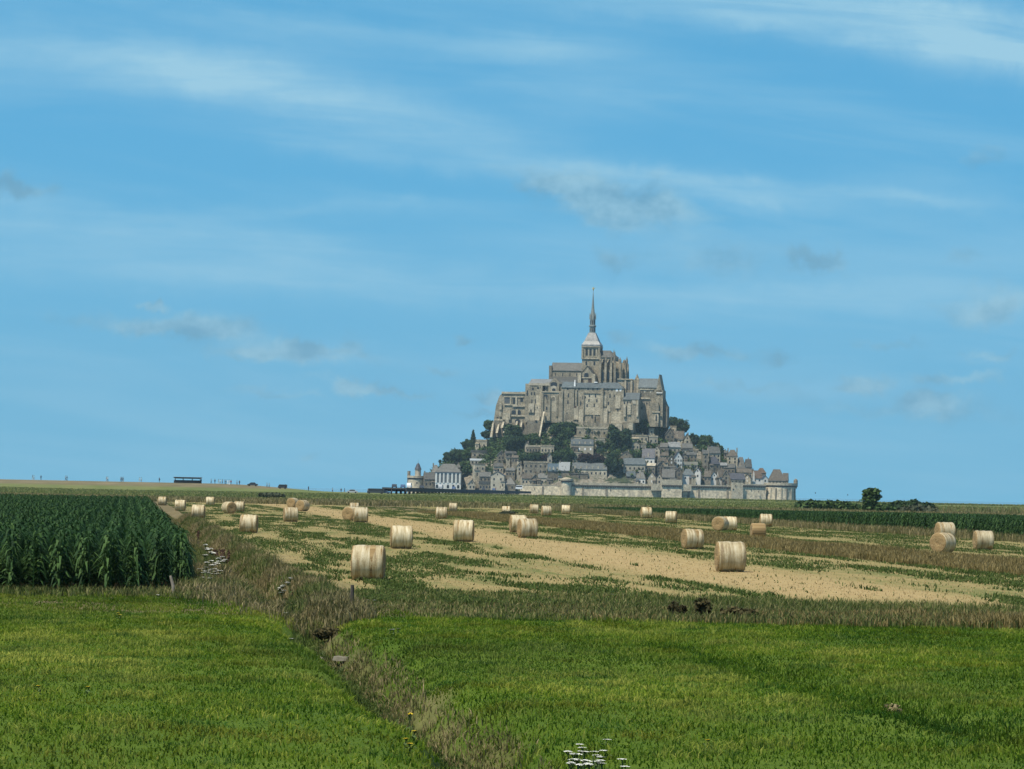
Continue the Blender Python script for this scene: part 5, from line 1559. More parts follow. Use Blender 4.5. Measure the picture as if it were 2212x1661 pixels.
# rough pasture beyond the stubble
x, y, g = scatter(110000, 540, 660, seed=21, margin=20)
k = g.random(len(x)) < 1.5 * fbm(x * .06, y * .06, 15, 3) - .25
blades('far_strip_grass', x[k], y[k], .7, .12, 'olive_blades', 'tall olive grass strip behind the farthest bales', 'grass', 12, lean=.6)
x, y, g = scatter(150000, 660, 1222, seed=22, margin=25)
k = g.random(len(x)) < 1.6 * fbm(x * .03, y * .02, 16, 3) - .35
blades('salt_meadow_grass', x[k], y[k], .42, .3, 'pasture_blades', 'rough salt meadow grass reaching to the dyke', 'grass', 13, lean=.8)
x, y, g = scatter(45000, 1300, 1590, seed=23, margin=30)
k = (x > -40) & (g.random(len(x)) < 1.5 * fbm(x * .03, y * .02, 17, 3) - .15)
blades('shore_grass', x[k], y[k], .7, .35, 'pasture_blades', 'coarse grass on the shore in front of the rampart', 'grass', 14, lean=.6)

# ---------------------------------------------------------------- maize
foliage('maize_leaf', [(.010, .032, .010), (.026, .070, .018), (.070, .135, .036)], .5, trans=.25, spec=.2)


def maize_plant(seed, ht=1.75):
    g = random.Random(seed)
    v, t = [], []
    def ribbon(pts, wds, tn):
        for i in range(len(pts) - 1):
            p, q = Vector(pts[i]), Vector(pts[i + 1])
            d = (q - p)
            s = Vector((-d.y, d.x, 0))
            s = s.normalized() if s.length > 1e-5 else Vector((1, 0, 0))
            v.extend([p - s * wds[i], p + s * wds[i], q + s * wds[i + 1], q - s * wds[i + 1]])
            t.extend([tn] * 4)
    for a in (0, 1.57):
        s = Vector((math.cos(a), math.sin(a), 0)) * .016
        v.extend([-s, s, s * .6 + Vector((0, 0, ht * .9)), -s * .6 + Vector((0, 0, ht * .9))])
        t.extend([.4] * 4)
    base = g.random() * 3.14
    for i in range(13):
        a = base + (i % 2) * math.pi + g.uniform(-.5, .5)
        z = ht * (.12 + .061 * i)
        L = g.uniform(.5, .75) * (.85 if i < 10 else .6)
        ex, ey = math.cos(a), math.sin(a)
        rise = g.uniform(.16, .34)
        pts = [(ex * L * s_, ey * L * s_, z + rise * 2.2 * s_ - (rise * 2.2 + g.uniform(.05, .3)) * s_ ** 2.1) for s_ in (0, .25, .5, .75, 1)]
        ribbon(pts, [.02, .038, .038, .026, .003], g.random())
    return quads('maize_plant_source', np.array([tuple(p) for p in v]), t, M['maize_leaf'])


maize_col = bpy.data.collections.new('maize_source')
for i in range(5):
    o = maize_plant(100 + i)
    COL.objects.unlink(o)
    maize_col.objects.link(o)


def instancer(name, pts, rot, scl, col, label, cat):
    me = bpy.data.meshes.new(name)
    me.vertices.add(len(pts))
    me.vertices.foreach_set('co', np.asarray(pts, np.float32).ravel())
    for nm, arr in (('rotz', rot), ('scl', scl)):
        me.attributes.new(nm, 'FLOAT', 'POINT').data.foreach_set('value', np.asarray(arr, np.float32))
    me.update()
    o = link(name, me)
    ng = bpy.data.node_groups.new(name + '_nodes', 'GeometryNodeTree')
    ng.interface.new_socket('Geometry', in_out='INPUT', socket_type='NodeSocketGeometry')
    ng.interface.new_socket('Geometry', in_out='OUTPUT', socket_type='NodeSocketGeometry')
    N, Lk = ng.nodes, ng.links
    gi, go_ = N.new('NodeGroupInput'), N.new('NodeGroupOutput')
    ci_ = N.new('GeometryNodeCollectionInfo')
    ci_.inputs['Collection'].default_value = col
    ci_.inputs['Separate Children'].default_value = True
    ci_.inputs['Reset Children'].default_value = True
    ip = N.new('GeometryNodeInstanceOnPoints')
    ip.inputs['Pick Instance'].default_value = True
    ra = N.new('GeometryNodeInputNamedAttribute')
    ra.data_type = 'FLOAT'
    ra.inputs['Name'].default_value = 'rotz'
    sa = N.new('GeometryNodeInputNamedAttribute')
    sa.data_type = 'FLOAT'
    sa.inputs['Name'].default_value = 'scl'
    cx = N.new('ShaderNodeCombineXYZ')
    Lk.new(ra.outputs['Attribute'], cx.inputs[2])
    Lk.new(gi.outputs[0], ip.inputs['Points'])
    Lk.new(ci_.outputs[0], ip.inputs['Instance'])
    Lk.new(cx.outputs[0], ip.inputs['Rotation'])
    Lk.new(sa.outputs['Attribute'], ip.inputs['Scale'])
    Lk.new(ip.outputs[0], go_.inputs[0])
    md = o.modifiers.new('scatter', 'NODES')
    md.node_group = ng
    return tag(o, label, cat, kind='stuff')


def maize_field(name, label, u0, u1, y0, y1, hfun, seed, edge=None):
    g = np.random.default_rng(seed)
    P = []
    uu = u0
    while uu < u1:
        yv = y0
        while yv < y1:
            step = .17 if (yv < 140 or uu > u1 - 6 and u1 < 5 or uu < u0 + 8 and u0 > 5) else .34
            x = uu - K_ROW * yv
            if abs(x) < .162 * yv + 8 and (edge is None or edge(x, yv)):
                P.append((x + g.normal() * .05, yv + g.normal() * .06))
            yv += step
        uu += .75
    P = np.array(P)
    z = gz(P[:, 0], P[:, 1])
    sc = np.array([hfun(b) for b in P[:, 1]]) * (.80 + .34 * g.random(len(P)))
    sc *= 1 + .2 * (fbm(P[:, 0] * .15, P[:, 1] * .06, 71, 3) - .5)
    instancer(name, np.column_stack([P, z]), g.random(len(P)) * 6.283, sc, maize_col, label, 'maize')
    return len(P)


maize_field('maize_crop', 'dense dark green maize crop on the left beside the ditch', -62, 2.3, 97, 350, lambda d: 1.0, 5, lambda x, d: d > 97.4 + .5 * math.sin(x * .9) + 8.0 * max(0, (x + K_ROW * d + .8) / 3.1) ** 2.2)
maize_field('far_maize_crop', 'dark green maize crop along the right side of the stubble field', 73, 130, 225, 520, lambda d: max(.42, 1.0 - max(0, d - 300) / 400), 6)

# ================================================================ bales
m, n, p, out = base_mat('net_wrap')
tc = n.new('ShaderNodeTexCoord').outputs['Object']
x, y, z = n.sep(tc)[:3]
oi = n.new('ShaderNodeObjectInfo').outputs['Random']
xs = n.m('ADD', x, n.m('MULTIPLY', oi, 7.0))
band = n.noise(n.comb(xs, n.m('MULTIPLY', z, .12), n.m('MULTIPLY', y, .12)), 5.5, 4, .6)
band2 = n.noise(n.comb(n.m('MULTIPLY', xs, 2.0), n.m('MULTIPLY', z, .4), n.m('MULTIPLY', y, .4)), 7.0, 5, .6)
fib = n.noise(n.comb(n.m('MULTIPLY', x, 6.0), n.m('MULTIPLY', y, 2.0), n.m('MULTIPLY', z, 2.0)), 9.0, 4, .7)
col = n.ramp(n.m('ADD', n.m('MULTIPLY', band, .72), n.m('MULTIPLY', band2, .28)), [(.36, (.18, .125, .055)), (.45, (.34, .265, .135)), (.53, (.51, .435, .27)), (.66, (.68, .62, .45))])
col = n.mix(n.m('MULTIPLY', fib, .35), col, (.36, .28, .17))
hs = n.new('ShaderNodeHueSaturation')
n.set(hs.inputs['Color'], col)
n.set(hs.inputs['Value'], n.m('ADD', .78, n.m('MULTIPLY', oi, .36)))
n.set(p.inputs['Base Color'], hs.outputs[0])
p.inputs['Roughness'].default_value = .48
p.inputs['Specular IOR Level'].default_value = .55
b = n.new('ShaderNodeBump')
b.inputs['Distance'].default_value = .03
n.set(b.inputs['Height'], n.m('ADD', band, fib))
n.l.new(b.outputs[0], p.inputs['Normal'])
m, n, p, out = base_mat('bale_straw')
tc = n.new('ShaderNodeTexCoord').outputs['Object']
x, y, z = n.sep(tc)[:3]
rr = n.m('SQRT', n.m('ADD', n.m('MULTIPLY', y, y), n.m('MULTIPLY', n.m('SUBTRACT', z, .625), n.m('SUBTRACT', z, .625))))
sp_ = n.noise(n.comb(n.m('MULTIPLY', rr, 9.0), n.m('MULTIPLY', y, 3.0), n.m('MULTIPLY', z, 3.0)), 2.4, 6, .7, .8)
n.set(p.inputs['Base Color'], n.ramp(sp_, [(.28, (.12, .075, .03)), (.45, (.25, .165, .07)), (.6, (.36, .255, .12)), (.75, (.46, .35, .19))]))
p.inputs['Roughness'].default_value = .9
b = n.new('ShaderNodeBump')
b.inputs['Distance'].default_value = .05
n.set(b.inputs['Height'], sp_)
n.l.new(b.outputs[0], p.inputs['Normal'])


def make_bale(seed):
    """round bale lying on its side, axis along x; bare straw core and ends, net wrap round the middle"""
    g = random.Random(seed)
    Rr, Ln, n_ = .625, 1.2, 48
    lump = [[g.uniform(-1, 1) for _ in range(8)] for _ in range(16)]
    def rad(t, k):
        a = t / n_ * 8
        i = int(a) % 8
        f = a - int(a)
        return lump[k][i] * (1 - f) + lump[k][(i + 1) % 8] * f
    def shell(prof, amp, core):
        vs, fs = [], []
        for k, (xx, r) in enumerate(prof):
            for i in range(n_):
                t = 2 * math.pi * i / n_
                r2 = r * (1 + amp * rad(i, k % 16))
                zz = Rr + r2 * math.sin(t)
                zz = max(zz, .012)                        # settled flat where it rests on the ground
                vs.append((xx + (.012 * rad(i, (k + 3) % 16) if core else 0), r2 * math.cos(t), zz))
        for k in range(len(prof) - 1):
            fs += [(k * n_ + i, (k + 1) * n_ + i, (k + 1) * n_ + (i + 1) % n_, k * n_ + (i + 1) % n_) for i in range(n_)]
        return MB().add(vs, fs)
    h = Ln / 2
    core_p = [(-h + .05, .02), (-h + .015, .18), (-h, .36), (-h + .01, .52), (-h + .04, .60), (-h + .10, Rr - .004), (h - .10, Rr - .004), (h - .04, .60), (h - .01, .52), (h, .36), (h - .015, .18), (h - .05, .02)]
    core = shell(core_p, .022, True)
    wrap_p = [(-h + .055, .606)] + [(-h + .09 + (Ln - .18) * i / 9, Rr + .008 + .012 * g.uniform(-1, 1)) for i in range(10)] + [(h - .055, .606)]
    wrap = shell(wrap_p, .019, False)
    tuft = MB()
    for _ in range(150):
        s = g.choice((-1, 1))
        a, r = g.uniform(0, 6.28), g.uniform(.1, .6)
        px_, py_, pz_ = s * (h - .02), r * math.cos(a), Rr + r * math.sin(a)
        l_ = g.uniform(.06, .16)
        d = Vector((s * g.uniform(.2, .8), g.uniform(-1, 1), g.uniform(-1, .5))).normalized() * l_
        tuft.add([(px_, py_, pz_), (px_, py_ + .01, pz_ + .012), (px_ + d.x, py_ + d.y, pz_ + d.z)], [(0, 1, 2)])
    for _ in range(90):
        a = g.uniform(-.75, .75)
        px_, py_ = g.uniform(-h - .15, h + .15), g.choice((-1, 1)) * g.uniform(.3, .62)
        d = Vector((g.uniform(-.2, .2), g.uniform(-.2, .2), g.uniform(.01, .08)))
        tuft.add([(px_, py_, .01), (px_ + .015, py_, .02), (px_ + d.x, py_ + d.y, d.z)], [(0, 1, 2)])
    return core, wrap, tuft


BALE = []
for s in range(6):
    core, wrap, tuft = make_bale(40 + s)
    meshes = []
    for nm, q in (('straw_core', core), ('net_wrap', wrap), ('loose_straw', tuft)):
        me = bpy.data.meshes.new(nm)
        me.from_pydata(q.v, [], q.f)
        me.materials.append(M['net_wrap' if nm == 'net_wrap' else 'bale_straw'])
        if nm != 'loose_straw':
            me.polygons.foreach_set('use_smooth', [True] * len(me.polygons))
        meshes.append(me)
    BALE.append(meshes)

# centre x, foot y, height (px in a 2212 wide frame), yaw, wrapped?, label
BALES = [
    (794, 1257, 76, -2, 1, 'largest nearest round bale, standing alone in front of the others at the left of centre'),
    (866, 1187, 50, 6, 1, 'round bale directly behind and right of the largest nearest bale'),
    (1001, 1172, 47, -3, 1, 'upright looking round bale alone on the left edge of the gold swath'),
    (627, 1128, 32, 12, 1, 'round bale with shaded right edge at the start of the gold swath'),
    (757, 1124, 30, 62, 1, 'bale showing its brown straw end, left one of the touching pair'),
    (779, 1129, 33, 4, 1, 'bright wrapped bale, right one of the touching pair on the gold swath'),
    (765, 1107, 21, 5, 1, 'small pale bale peeping over the touching pair'),
    (632, 1098, 22, 66, 1, 'bale with brown end at the back left of the turned bale pair'),
    (653, 1104, 27, 60, 1, 'bale turned with round brown end forward and white top behind'),
    (536.5, 1153, 40, -2, 1, 'mid sized bale alone between maize and gold swath'),
    (427.5, 1121, 30, 0, 1, 'nearest of the three bales stepping away beside the maize corner'),
    (388.6, 1104, 24, 0, 1, 'middle one of the three bales stepping away beside the maize corner'),
    (350, 1092, 19, 0, 1, 'farthest of the three bales stepping away beside the maize corner'),
    (453.5, 1092, 19, 0, 1, 'small pale far bale standing alone behind the three stepping bales'),
    (494, 1109, 26, -55, 1, 'bale with rounded brown end facing right, next to a white bale'),
    (516, 1106, 23, 0, 1, 'white bale half hidden behind the bale with rounded brown end'),
    (953.5, 1120, 26, 0, 1, 'bale in front of a smaller one, far left of the middle pair'),
    (978.5, 1105, 19, 0, 1, 'smaller bale behind the far middle pair, half sunk in grass'),
    (1093, 1113, 20, 0, 1, 'far bale half hidden behind a dark weed clump'),
    (1119, 1151, 38, 8, 1, 'bale partly hidden behind its twin left of the gold swath centre'),
    (1139, 1161, 42, 14, 1, 'front bale of the overlapping twins, straw end turned slightly left'),
    (1153.6, 1109, 20, 3, 1, 'left one of the two far bales close together below the round tower'),
    (1180, 1114, 22, 10, 1, 'right one of the two far bales close together below the round tower'),
    (1222.5, 1111, 20, 0, 1, 'far lone bale below the long rampart wall'),
    (1396, 1120, 24, 8, 1, 'bale against the left end of the far maize'),
    (1450, 1130, 26, -8, 1, 'tilted looking bale in front of the far maize, right of the first'),
    (1556, 1148, 31, 64, 1, 'bale with brown end turned to the road, left in the pair by the far maize'),
    (1577, 1147, 31, 4, 1, 'white wrapped bale behind the brown ended one by the far maize'),
    (1655, 1138, 28, 0, 1, 'pale bale close to the far maize above the tan unwrapped bale'),
    (1638, 1162, 33, 6, 0, 'tan unwrapped bale of bare golden straw'),
    (1496, 1189, 44, 16, 1, 'bale on the grass strip with shaded left end, right of centre'),
    (1578, 1236, 66, 5, 1, 'second largest bale standing alone right of centre on the stubble'),
    (2042, 1170, 40, 12, 1, 'bale behind the bale with ragged straw end at far right'),
    (2038, 1197, 45, 48, 1, 'bale with ragged round straw end facing left at far right'),
    (2125, 1188, 42, 6, 1, 'rightmost bale of the field, near the frame edge'),
]
for i, (px, py, hh, yaw, wrapped, label) in enumerate(BALES):
    P = on_ground(px, py)
    z = float(gz(np.array([P.x]), np.array([P.y]))[0])
    sc = hh * P.y / F_PX / 1.27
    sc = min(max(sc, .9), 1.12)
    root = empty('hay_bale', (P.x, P.y + .3, z), R(yaw), label=label, cat='hay bale', group='round straw bales lying on the stubble field')
    root.scale = (sc, sc, sc)
    me = BALE[(i * 5) % 6]
    link('straw_core', me[0], parent=root)
    if wrapped:
        link('net_wrap', me[1], parent=root)
    link('loose_straw', me[2], parent=root)

# ================================================================ posts, flowers, weeds
mottled('post_wood', [(.16, .14, .11), (.25, .22, .18), (.33, .30, .25)], 3.0, stretch=(4, 4, .6))
mottled('post_dark', [(.05, .045, .04), (.09, .08, .07)], 3.0, stretch=(4, 4, .6))
mottled('earth', [(.03, .022, .014), (.055, .038, .024), (.085, .06, .038)], 1.2, bump=.1)
mottled('concrete', [(.10, .095, .07), (.16, .148, .115), (.22, .205, .165)], 1.6, bump=.05)
mottled('petal_white', [(.66, .68, .63), (.78, .79, .75)], 4.0)
mottled('petal_yellow', [(.55, .42, .03), (.68, .52, .05)], 4.0)
mottled('stem_green', [(.05, .08, .025), (.08, .12, .04)], 4.0)
mottled('dock_brown', [(.05, .028, .02), (.09, .05, .035)], 4.0)


def ground_z(x, y):
    return float(gz(np.array([x]), np.array([y]))[0])


P = on_ground(203, 1268)
r_ = empty('fence_post', (P.x, 103.0, ground_z(P.x, 103.0)), label='thin weathered wooden post standing in front of the maize', cat='post')
xx = at(203, 1268, 103).x
r_.location.x = xx
obj('shaft', MB().tube([(0, 0, -.2), (-.04, 0, .45), (-.07, .02, .92)], [.045, .042, .038], 8), M['post_wood'], r_)
obj('post_cap', MB().tube([(-.07, .02, .921), (-.072, .02, .945)], [.037, .022], 8), M['post_wood'], r_)
P = at(372, 1285, 97)
r_ = empty('fence_post', (P.x, 97, ground_z(P.x, 97)), label='leaning pale old post in the weeds at the maize corner', cat='post')
obj('shaft', MB().tube([(.06, 0, -.2), (.02, 0, .25), (-.06, .02, .55)], [.05, .05, .04], 8), M['post_wood'], r_)
obj('post_cap', MB().tube([(-.06, .02, .551), (-.063, .02, .57)], [.039, .024], 8), M['post_wood'], r_)
P = at(760, 1316, 88)
r_ = empty('marker_post', (P.x, 88, ground_z(P.x, 88) - .05), label='dark marker post with white foot below the largest bale', cat='post')
obj('shaft', MB().tube([(0, 0, .28), (0, 0, .72)], [.055, .05], 8), M['post_dark'], r_)
obj('white_foot', MB().tube([(0, 0, -.2), (0, 0, .279)], [.06, .058], 8), M['concrete'], r_)

lgm = MB().tube([(-.42, .35, .10), (-.30, .22, .09), (-.1, .05, .07), (.12, -.18, .04), (.34, -.55, .0)], [.05, .07, .08, .07, .045], 9)
P = at(672, 1350, 78.5)
o = obj('dead_log', lgm, M['concrete'])
o.location = (P.x, 78.5, ground_z(P.x, 78.5) + .10)
tag(o, 'pale curved dead log lying along the left lip of the ditch', 'log')
P = at(742, 1381, 73.5)
fl = MB()
pts_ = [(.24 * math.cos(t) * (1 + .2 * math.sin(3 * t)), .3 * math.sin(t) * (1 + .15 * math.cos(2 * t))) for t in [R(30 * i) for i in range(12)]]
fl.add([(x, y, -.05) for x, y in pts_] + [(x * .88, y * .88, .035 + .015 * math.sin(i * 1.9)) for i, (x, y) in enumerate(pts_)],
       [tuple(range(11, -1, -1)), tuple(range(12, 24))] + [(i, (i + 1) % 12, (i + 1) % 12 + 12, i + 12) for i in range(12)])
o = obj('flat_stone', fl, M['concrete'])
o.location = (P.x, 73.5, ground_z(P.x, 73.5) + .08)
tag(o, 'pale flat stone on the right lip of the ditch', 'stone')


def umbel(seed, ht, rad, mat='petal_white', heads=3):
    g = random.Random(seed)
    st, hd, lf = MB(), MB(), MB()
    st.tube([(0, 0, -.05), (.02, .01, ht * .6), (.04, 0, ht)], [.012, .01, .006], 5)
    tops = [(.04, 0, ht)]
    for i in range(heads - 1):
        a = g.uniform(0, 6.28)
        q = (.2 * math.cos(a), .2 * math.sin(a), ht * g.uniform(.8, .97))
        st.tube([(.02, .01, ht * .5), q], [.008, .005], 5)
        tops.append(q)
    for tx, ty_, tz in tops:
        for _ in range(22):
            a, r = g.uniform(0, 6.28), rad * math.sqrt(g.random())
            x, y = tx + r * math.cos(a), ty_ + r * math.sin(a)
            z = tz + .05 - .25 * r * r / max(rad, .01)
            s = rad * .26
            hd.add([(x - s, y - s, z), (x + s, y - s, z + .005), (x + s, y + s, z - .004), (x - s, y + s, z + .006)], [(0, 1, 2, 3)])
            st.tube([(tx, ty_, tz - .03), (x, y, z - .002)], [.003, .002], 3)
    for _ in range(6 if rad > .07 else 3):
        a, l_ = g.uniform(0, 6.28), g.uniform(.15, .3) * (1 if rad > .07 else .5)
        z = g.uniform(.05, ht * .5)
        x, y = l_ * math.cos(a), l_ * math.sin(a)
        lf.add([(0, 0, z), (x * .5 - y * .2, y * .5 + x * .2, z + .08), (x, y, z + .02), (x * .5 + y * .2, y * .5 - x * .2, z + .07)], [(0, 1, 2, 3)])
    return st, hd, lf


def flower_proto(name, label, group, cat, seed, ht, rad, heads, mat='petal_white'):
    root = empty(name, (0, 0, 0), label=label, cat=cat, group=group)
    st, hd, lf = umbel(seed, ht, rad, mat, heads)
    obj('stem', st, M['stem_green'], root)
    obj('flower_head', hd, M[mat], root)
    obj('leaf', lf, M['stem_green'], root)
    return root


def place(proto, spots, Yf, seed, label=None):
    g = random.Random(seed)
    for i, (px, py, Y) in enumerate(spots):
        Y = Y or on_ground(px, py).y * .958
        P = at(px, py, Y)
        o = proto if i == 0 else copy_tree(proto)
        hh = proto['ht']
        z = ground_z(P.x, Y)
        o.location, o.rotation_euler = (P.x, Y, z), (0, 0, g.uniform(0, 6.28))
        k = max(.2, (P.z - z) / hh) if P.z - z > .05 else .5
        o.scale = (1, 1, min(k, 1.6)) if Yf else (1, 1, 1)


pr_ = flower_proto('white_flower', 'tall white flat topped wild flower beside the maize corner', 'white flowers in the ditch by the maize', 'flower', 3, .8, .085, 3)
pr_['ht'] = .8
F4 = [(1495, 580), (1650, 655), (1668, 690), (1690, 710), (1770, 760), (1800, 748), (1668, 790), (1700, 778), (1655, 828), (1690, 845), (1725, 840), (1740, 865), (1630, 905), (1692, 908), (1595, 942), (1665, 940), (1690, 992), (1655, 860)]
place(pr_, [(*disp('F4', x, y), 112 - (y - 580) * .025) for x, y in F4], True, 1)
pr2 = flower_proto('white_flower', 'small white wild flower in the brown grass left of the largest bale', 'white flowers left of the largest bale', 'flower', 4, .5, .075, 2)
pr2['ht'] = .5
place(pr2, [(*disp('F5', x, y), 104) for x, y in ((235, 745), (255, 748), (318, 738), (262, 800))], True, 2)
pr3 = flower_proto('daisy', 'white daisy in the clump at the bottom edge of the meadow', 'white daisies at the bottom edge of the meadow', 'flower', 5, .42, .05, 1)
pr3['ht'] = .42
ORI = (2000, 2400, 2212 / 2096)
D = [(450, 592), (452, 638), (355, 628), (348, 612), (296, 648), (330, 645), (298, 663), (350, 645), (398, 645), (405, 662), (412, 668), (340, 687), (350, 688), (388, 700), (380, 688), (420, 697), (434, 682), (290, 705), (355, 707), (514, 674), (534, 705), (400, 690), (325, 660), (390, 702), (310, 690)]
place(pr3, [((ORI[0] + x / ORI[2]) * .54004, (ORI[1] + y / ORI[2]) * .54004, 0) for x, y in D], True, 3)
pr4 = flower_proto('white_flower', 'scattered single white flower in the green meadow', 'single white flowers in the meadow', 'flower', 6, .25, .045, 1)
pr4['ht'] = .25
place(pr4, [(628, 1381, 75), (840, 1382, 74), (852, 1384, 74), (858, 1378, 74.5), (793, 1310, 91), (812, 1311, 91), (2095, 1357, 86), (2118, 1356, 86), (340, 1295, 93), (615, 1340, 85), (1905, 1195, 182), (1912, 1192, 184), (1320, 1285, 100)], True, 4)
pr5 = flower_proto('yellow_flower', 'scattered small yellow flower in the green meadow', 'small yellow flowers in the meadow', 'flower', 7, .22, .04, 1, 'petal_yellow')
pr5['ht'] = .22
place(pr5, [(257, 1348, 82), (259, 1353, 81), (884, 1550, 47.5), (890, 1582, 45), (885, 1608, 43), (872, 1610, 43), (1523, 1633, 42.5), (88, 1520, 51), (186, 1516, 51)], True, 5)


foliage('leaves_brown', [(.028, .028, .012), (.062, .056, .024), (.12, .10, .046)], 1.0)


def weed_clump(label, px, py, Y, rx, rz, mat, name='shrub', cat='shrub', n=500, size=.1, group=None):
    P = at(px, py, Y)
    z = ground_z(P.x, Y)
    root = empty(name, (P.x, Y, z), label=label, cat=cat, group=group)
    g = random.Random(int(px))
    lobes = [(rx * g.uniform(-.5, .5), rx * g.uniform(-.3, .3), rz * g.uniform(.35, .7), rx * g.uniform(.35, .55), rx * .4, rz * g.uniform(.3, .45)) for _ in range(6)]
    leaf_cloud('foliage', lobes, n, size, M[mat], root, fill=.2, seed=int(px))
    obj('stem', MB().tube([(0, 0, -.1), (rx * .1, 0, rz * .5)], [.05 * rz, .02 * rz], 5), M['bark'], root)
    obj('stem', MB().tube([(.03, 0, -.1), (-rx * .25, .05, rz * .6)], [.04 * rz, .015 * rz], 5), M['bark'], root)
    return root


weed_clump('dark brown bush standing in the dry grass strip below the second largest bale', 1524, 1335, 88, .36, .68, 'leaves_brown', n=420, size=.05)
weed_clump('lower dark brown bush left of the taller one in the dry grass strip', 1462, 1335, 88, .34, .42, 'leaves_brown', n=420, size=.06)
weed_clump('wide low dark weeds right of the tall dark bush in the dry strip', 1600, 1335, 88, .6, .34, 'leaves_brown', n=380, size=.06)
weed_clump('dark weed clump hiding the foot of a far bale', 1095, 1114, 395, 1.6, .6, 'leaves_grey', n=500, size=.12)
weed_clump('dark hump of brush in the salt meadow below the dyke', 584, 1082, 760, 3.4, 1.2, 'leaves_grey', n=500, size=.35)
weed_clump('small dark bush at the back corner of the left maize', 283, 1078, 420, .9, 1.0, 'leaves_dark', n=400, size=.15)
weed_clump('pale tuft of dry grass in the shallow furrow on the right', 1930, 1532, 52, .20, .22, 'olive_blades', name='grass_tuft', cat='grass tuft', n=120, size=.03)
for i, (fx, fy) in enumerate(((1590, 500), (1775, 630), (1825, 660))):
    px, py = disp('F4', fx, fy + 45)
    G_ = on_ground(px, py + 12)
    r_ = empty('dock_plant', (G_.x, G_.y, ground_z(G_.x, G_.y)), label='dark brown withered dock stalks leaning beside the maize', cat='dock plant', group='withered dock stalks in the ditch')
    g = random.Random(i)
    s1, s2 = MB(), MB()
    for _ in range(3):
        tx = g.uniform(-.35, .1)
        s1.tube([(g.uniform(-.1, .1), 0, -.05), (tx * .5, 0, .6), (tx, 0, 1.15)], [.02, .016, .01], 5)
        for _ in range(26):
            t = g.uniform(.45, 1)
            x, z = tx * t + g.uniform(-.05, .05), 1.15 * t
            s2.add([(x - .05, g.uniform(-.05, .05), z), (x + .05, g.uniform(-.05, .05), z + .02), (x + .02, 0, z + .08)], [(0, 1, 2)])
    obj('stalk', s1, M['dock_brown'], r_)
    obj('seed_head', s2, M['dock_brown'], r_)

weed_clump('dark brown leaf clump standing in for the shaded ditch mouth below the marker post', 716, 1345, 82, .45, .30, 'leaves_brown', n=600, size=.05)  # dark clump added to paint the shade of the ditch recess
weed_clump('low dark weeds right of the dark brown clump at the ditch', 775, 1335, 84.5, .45, .28, 'leaves_brown', n=700, size=.05)

# hedges and the lone tree on the right horizon
def hedge(label, px, py, Y, rx, ry, mat, seed, kind='hedge', shape='low', n=1600, size=.45, cat='hedge'):
    c = at(px, py, Y)
    rxm, rzm = rx / F_PX * Y, ry / F_PX * Y
    g = random.Random(seed)
    z0 = ground_z(c.x, Y)
    top = c.z + rzm
    hgt = top - z0
    root = empty(kind, (c.x, Y, z0), label=label, cat=cat, group='bushes on the right horizon')
    if shape == 'low':
        lobes = [(rxm * (-.85 + 1.7 * i / 14), g.uniform(-.8, .8), hgt * g.uniform(.34, .46) * (1 - .25 * abs(i - 7) / 7), rxm * .17, 1.6, hgt * g.uniform(.42, .54) * (1 - .2 * abs(i - 7) / 7)) for i in range(15)]
    else:
        lobes = [(rxm * g.uniform(-.35, .35), g.uniform(-.6, .6), hgt * t, rxm * g.uniform(.5, .75), rxm * .6, hgt * .16) for t in (.12, .25, .4, .55, .68, .8, .9)] + [(rxm * .4, 0, hgt * .9, rxm * .35, rxm * .3, hgt * .1), (-rxm * .2, 0, hgt * .93, rxm * .4, rxm * .3, hgt * .1)]
    leaf_cloud('crown', lobes, n, size, M[mat], root, fill=.25, seed=seed)
    obj('trunk', MB().tube([(0, 0, -.3), (.1, 0, hgt * .4), (.05, 0, hgt * .8)], [.22, .15, .06]), M['bark'], root)
    obj('limb', MB().tube([(.05, 0, hgt * .3), (rxm * .35, .1, hgt * .6)], [.1, .04], 5), M['bark'], root)
    return root


hedge('dark upright bushy tree standing alone on the right horizon', 1880, 1083, 640, 27, 26, 'leaves_green', 61, kind='bushy_tree', shape='up', n=2000, size=.28, cat='tree')
hedge('long low dark hedge left of the lone upright tree', 1790, 1087, 700, 66, 9, 'leaves_green', 62)
hedge('low dark hedge starting at the rampart end', 1755, 1086, 760, 36, 8, 'leaves_dark', 63)
hedge('rounded dark hedge right of the lone upright tree', 1967, 1086, 680, 52, 9, 'leaves_dark', 64)
hedge('pale green bush patch under the rounded right hedge', 1985, 1096, 640, 40, 5, 'leaves_grey', 65)
hedge('small bush touching the foot of the lone upright tree', 1912, 1095, 630, 20, 9, 'leaves_green', 66, n=900)
x, y, g = scatter(9000, 600, 720, seed=25, margin=10)
k = (x > 80) & (g.random(len(x)) < 1.4 * fbm(x * .08, y * .05, 18, 3) - .2)
blades('reeds', x[k], y[k], 1.6, .12, 'olive_blades', 'tall brownish reeds along the right horizon', 'reeds', 15, lean=.4)

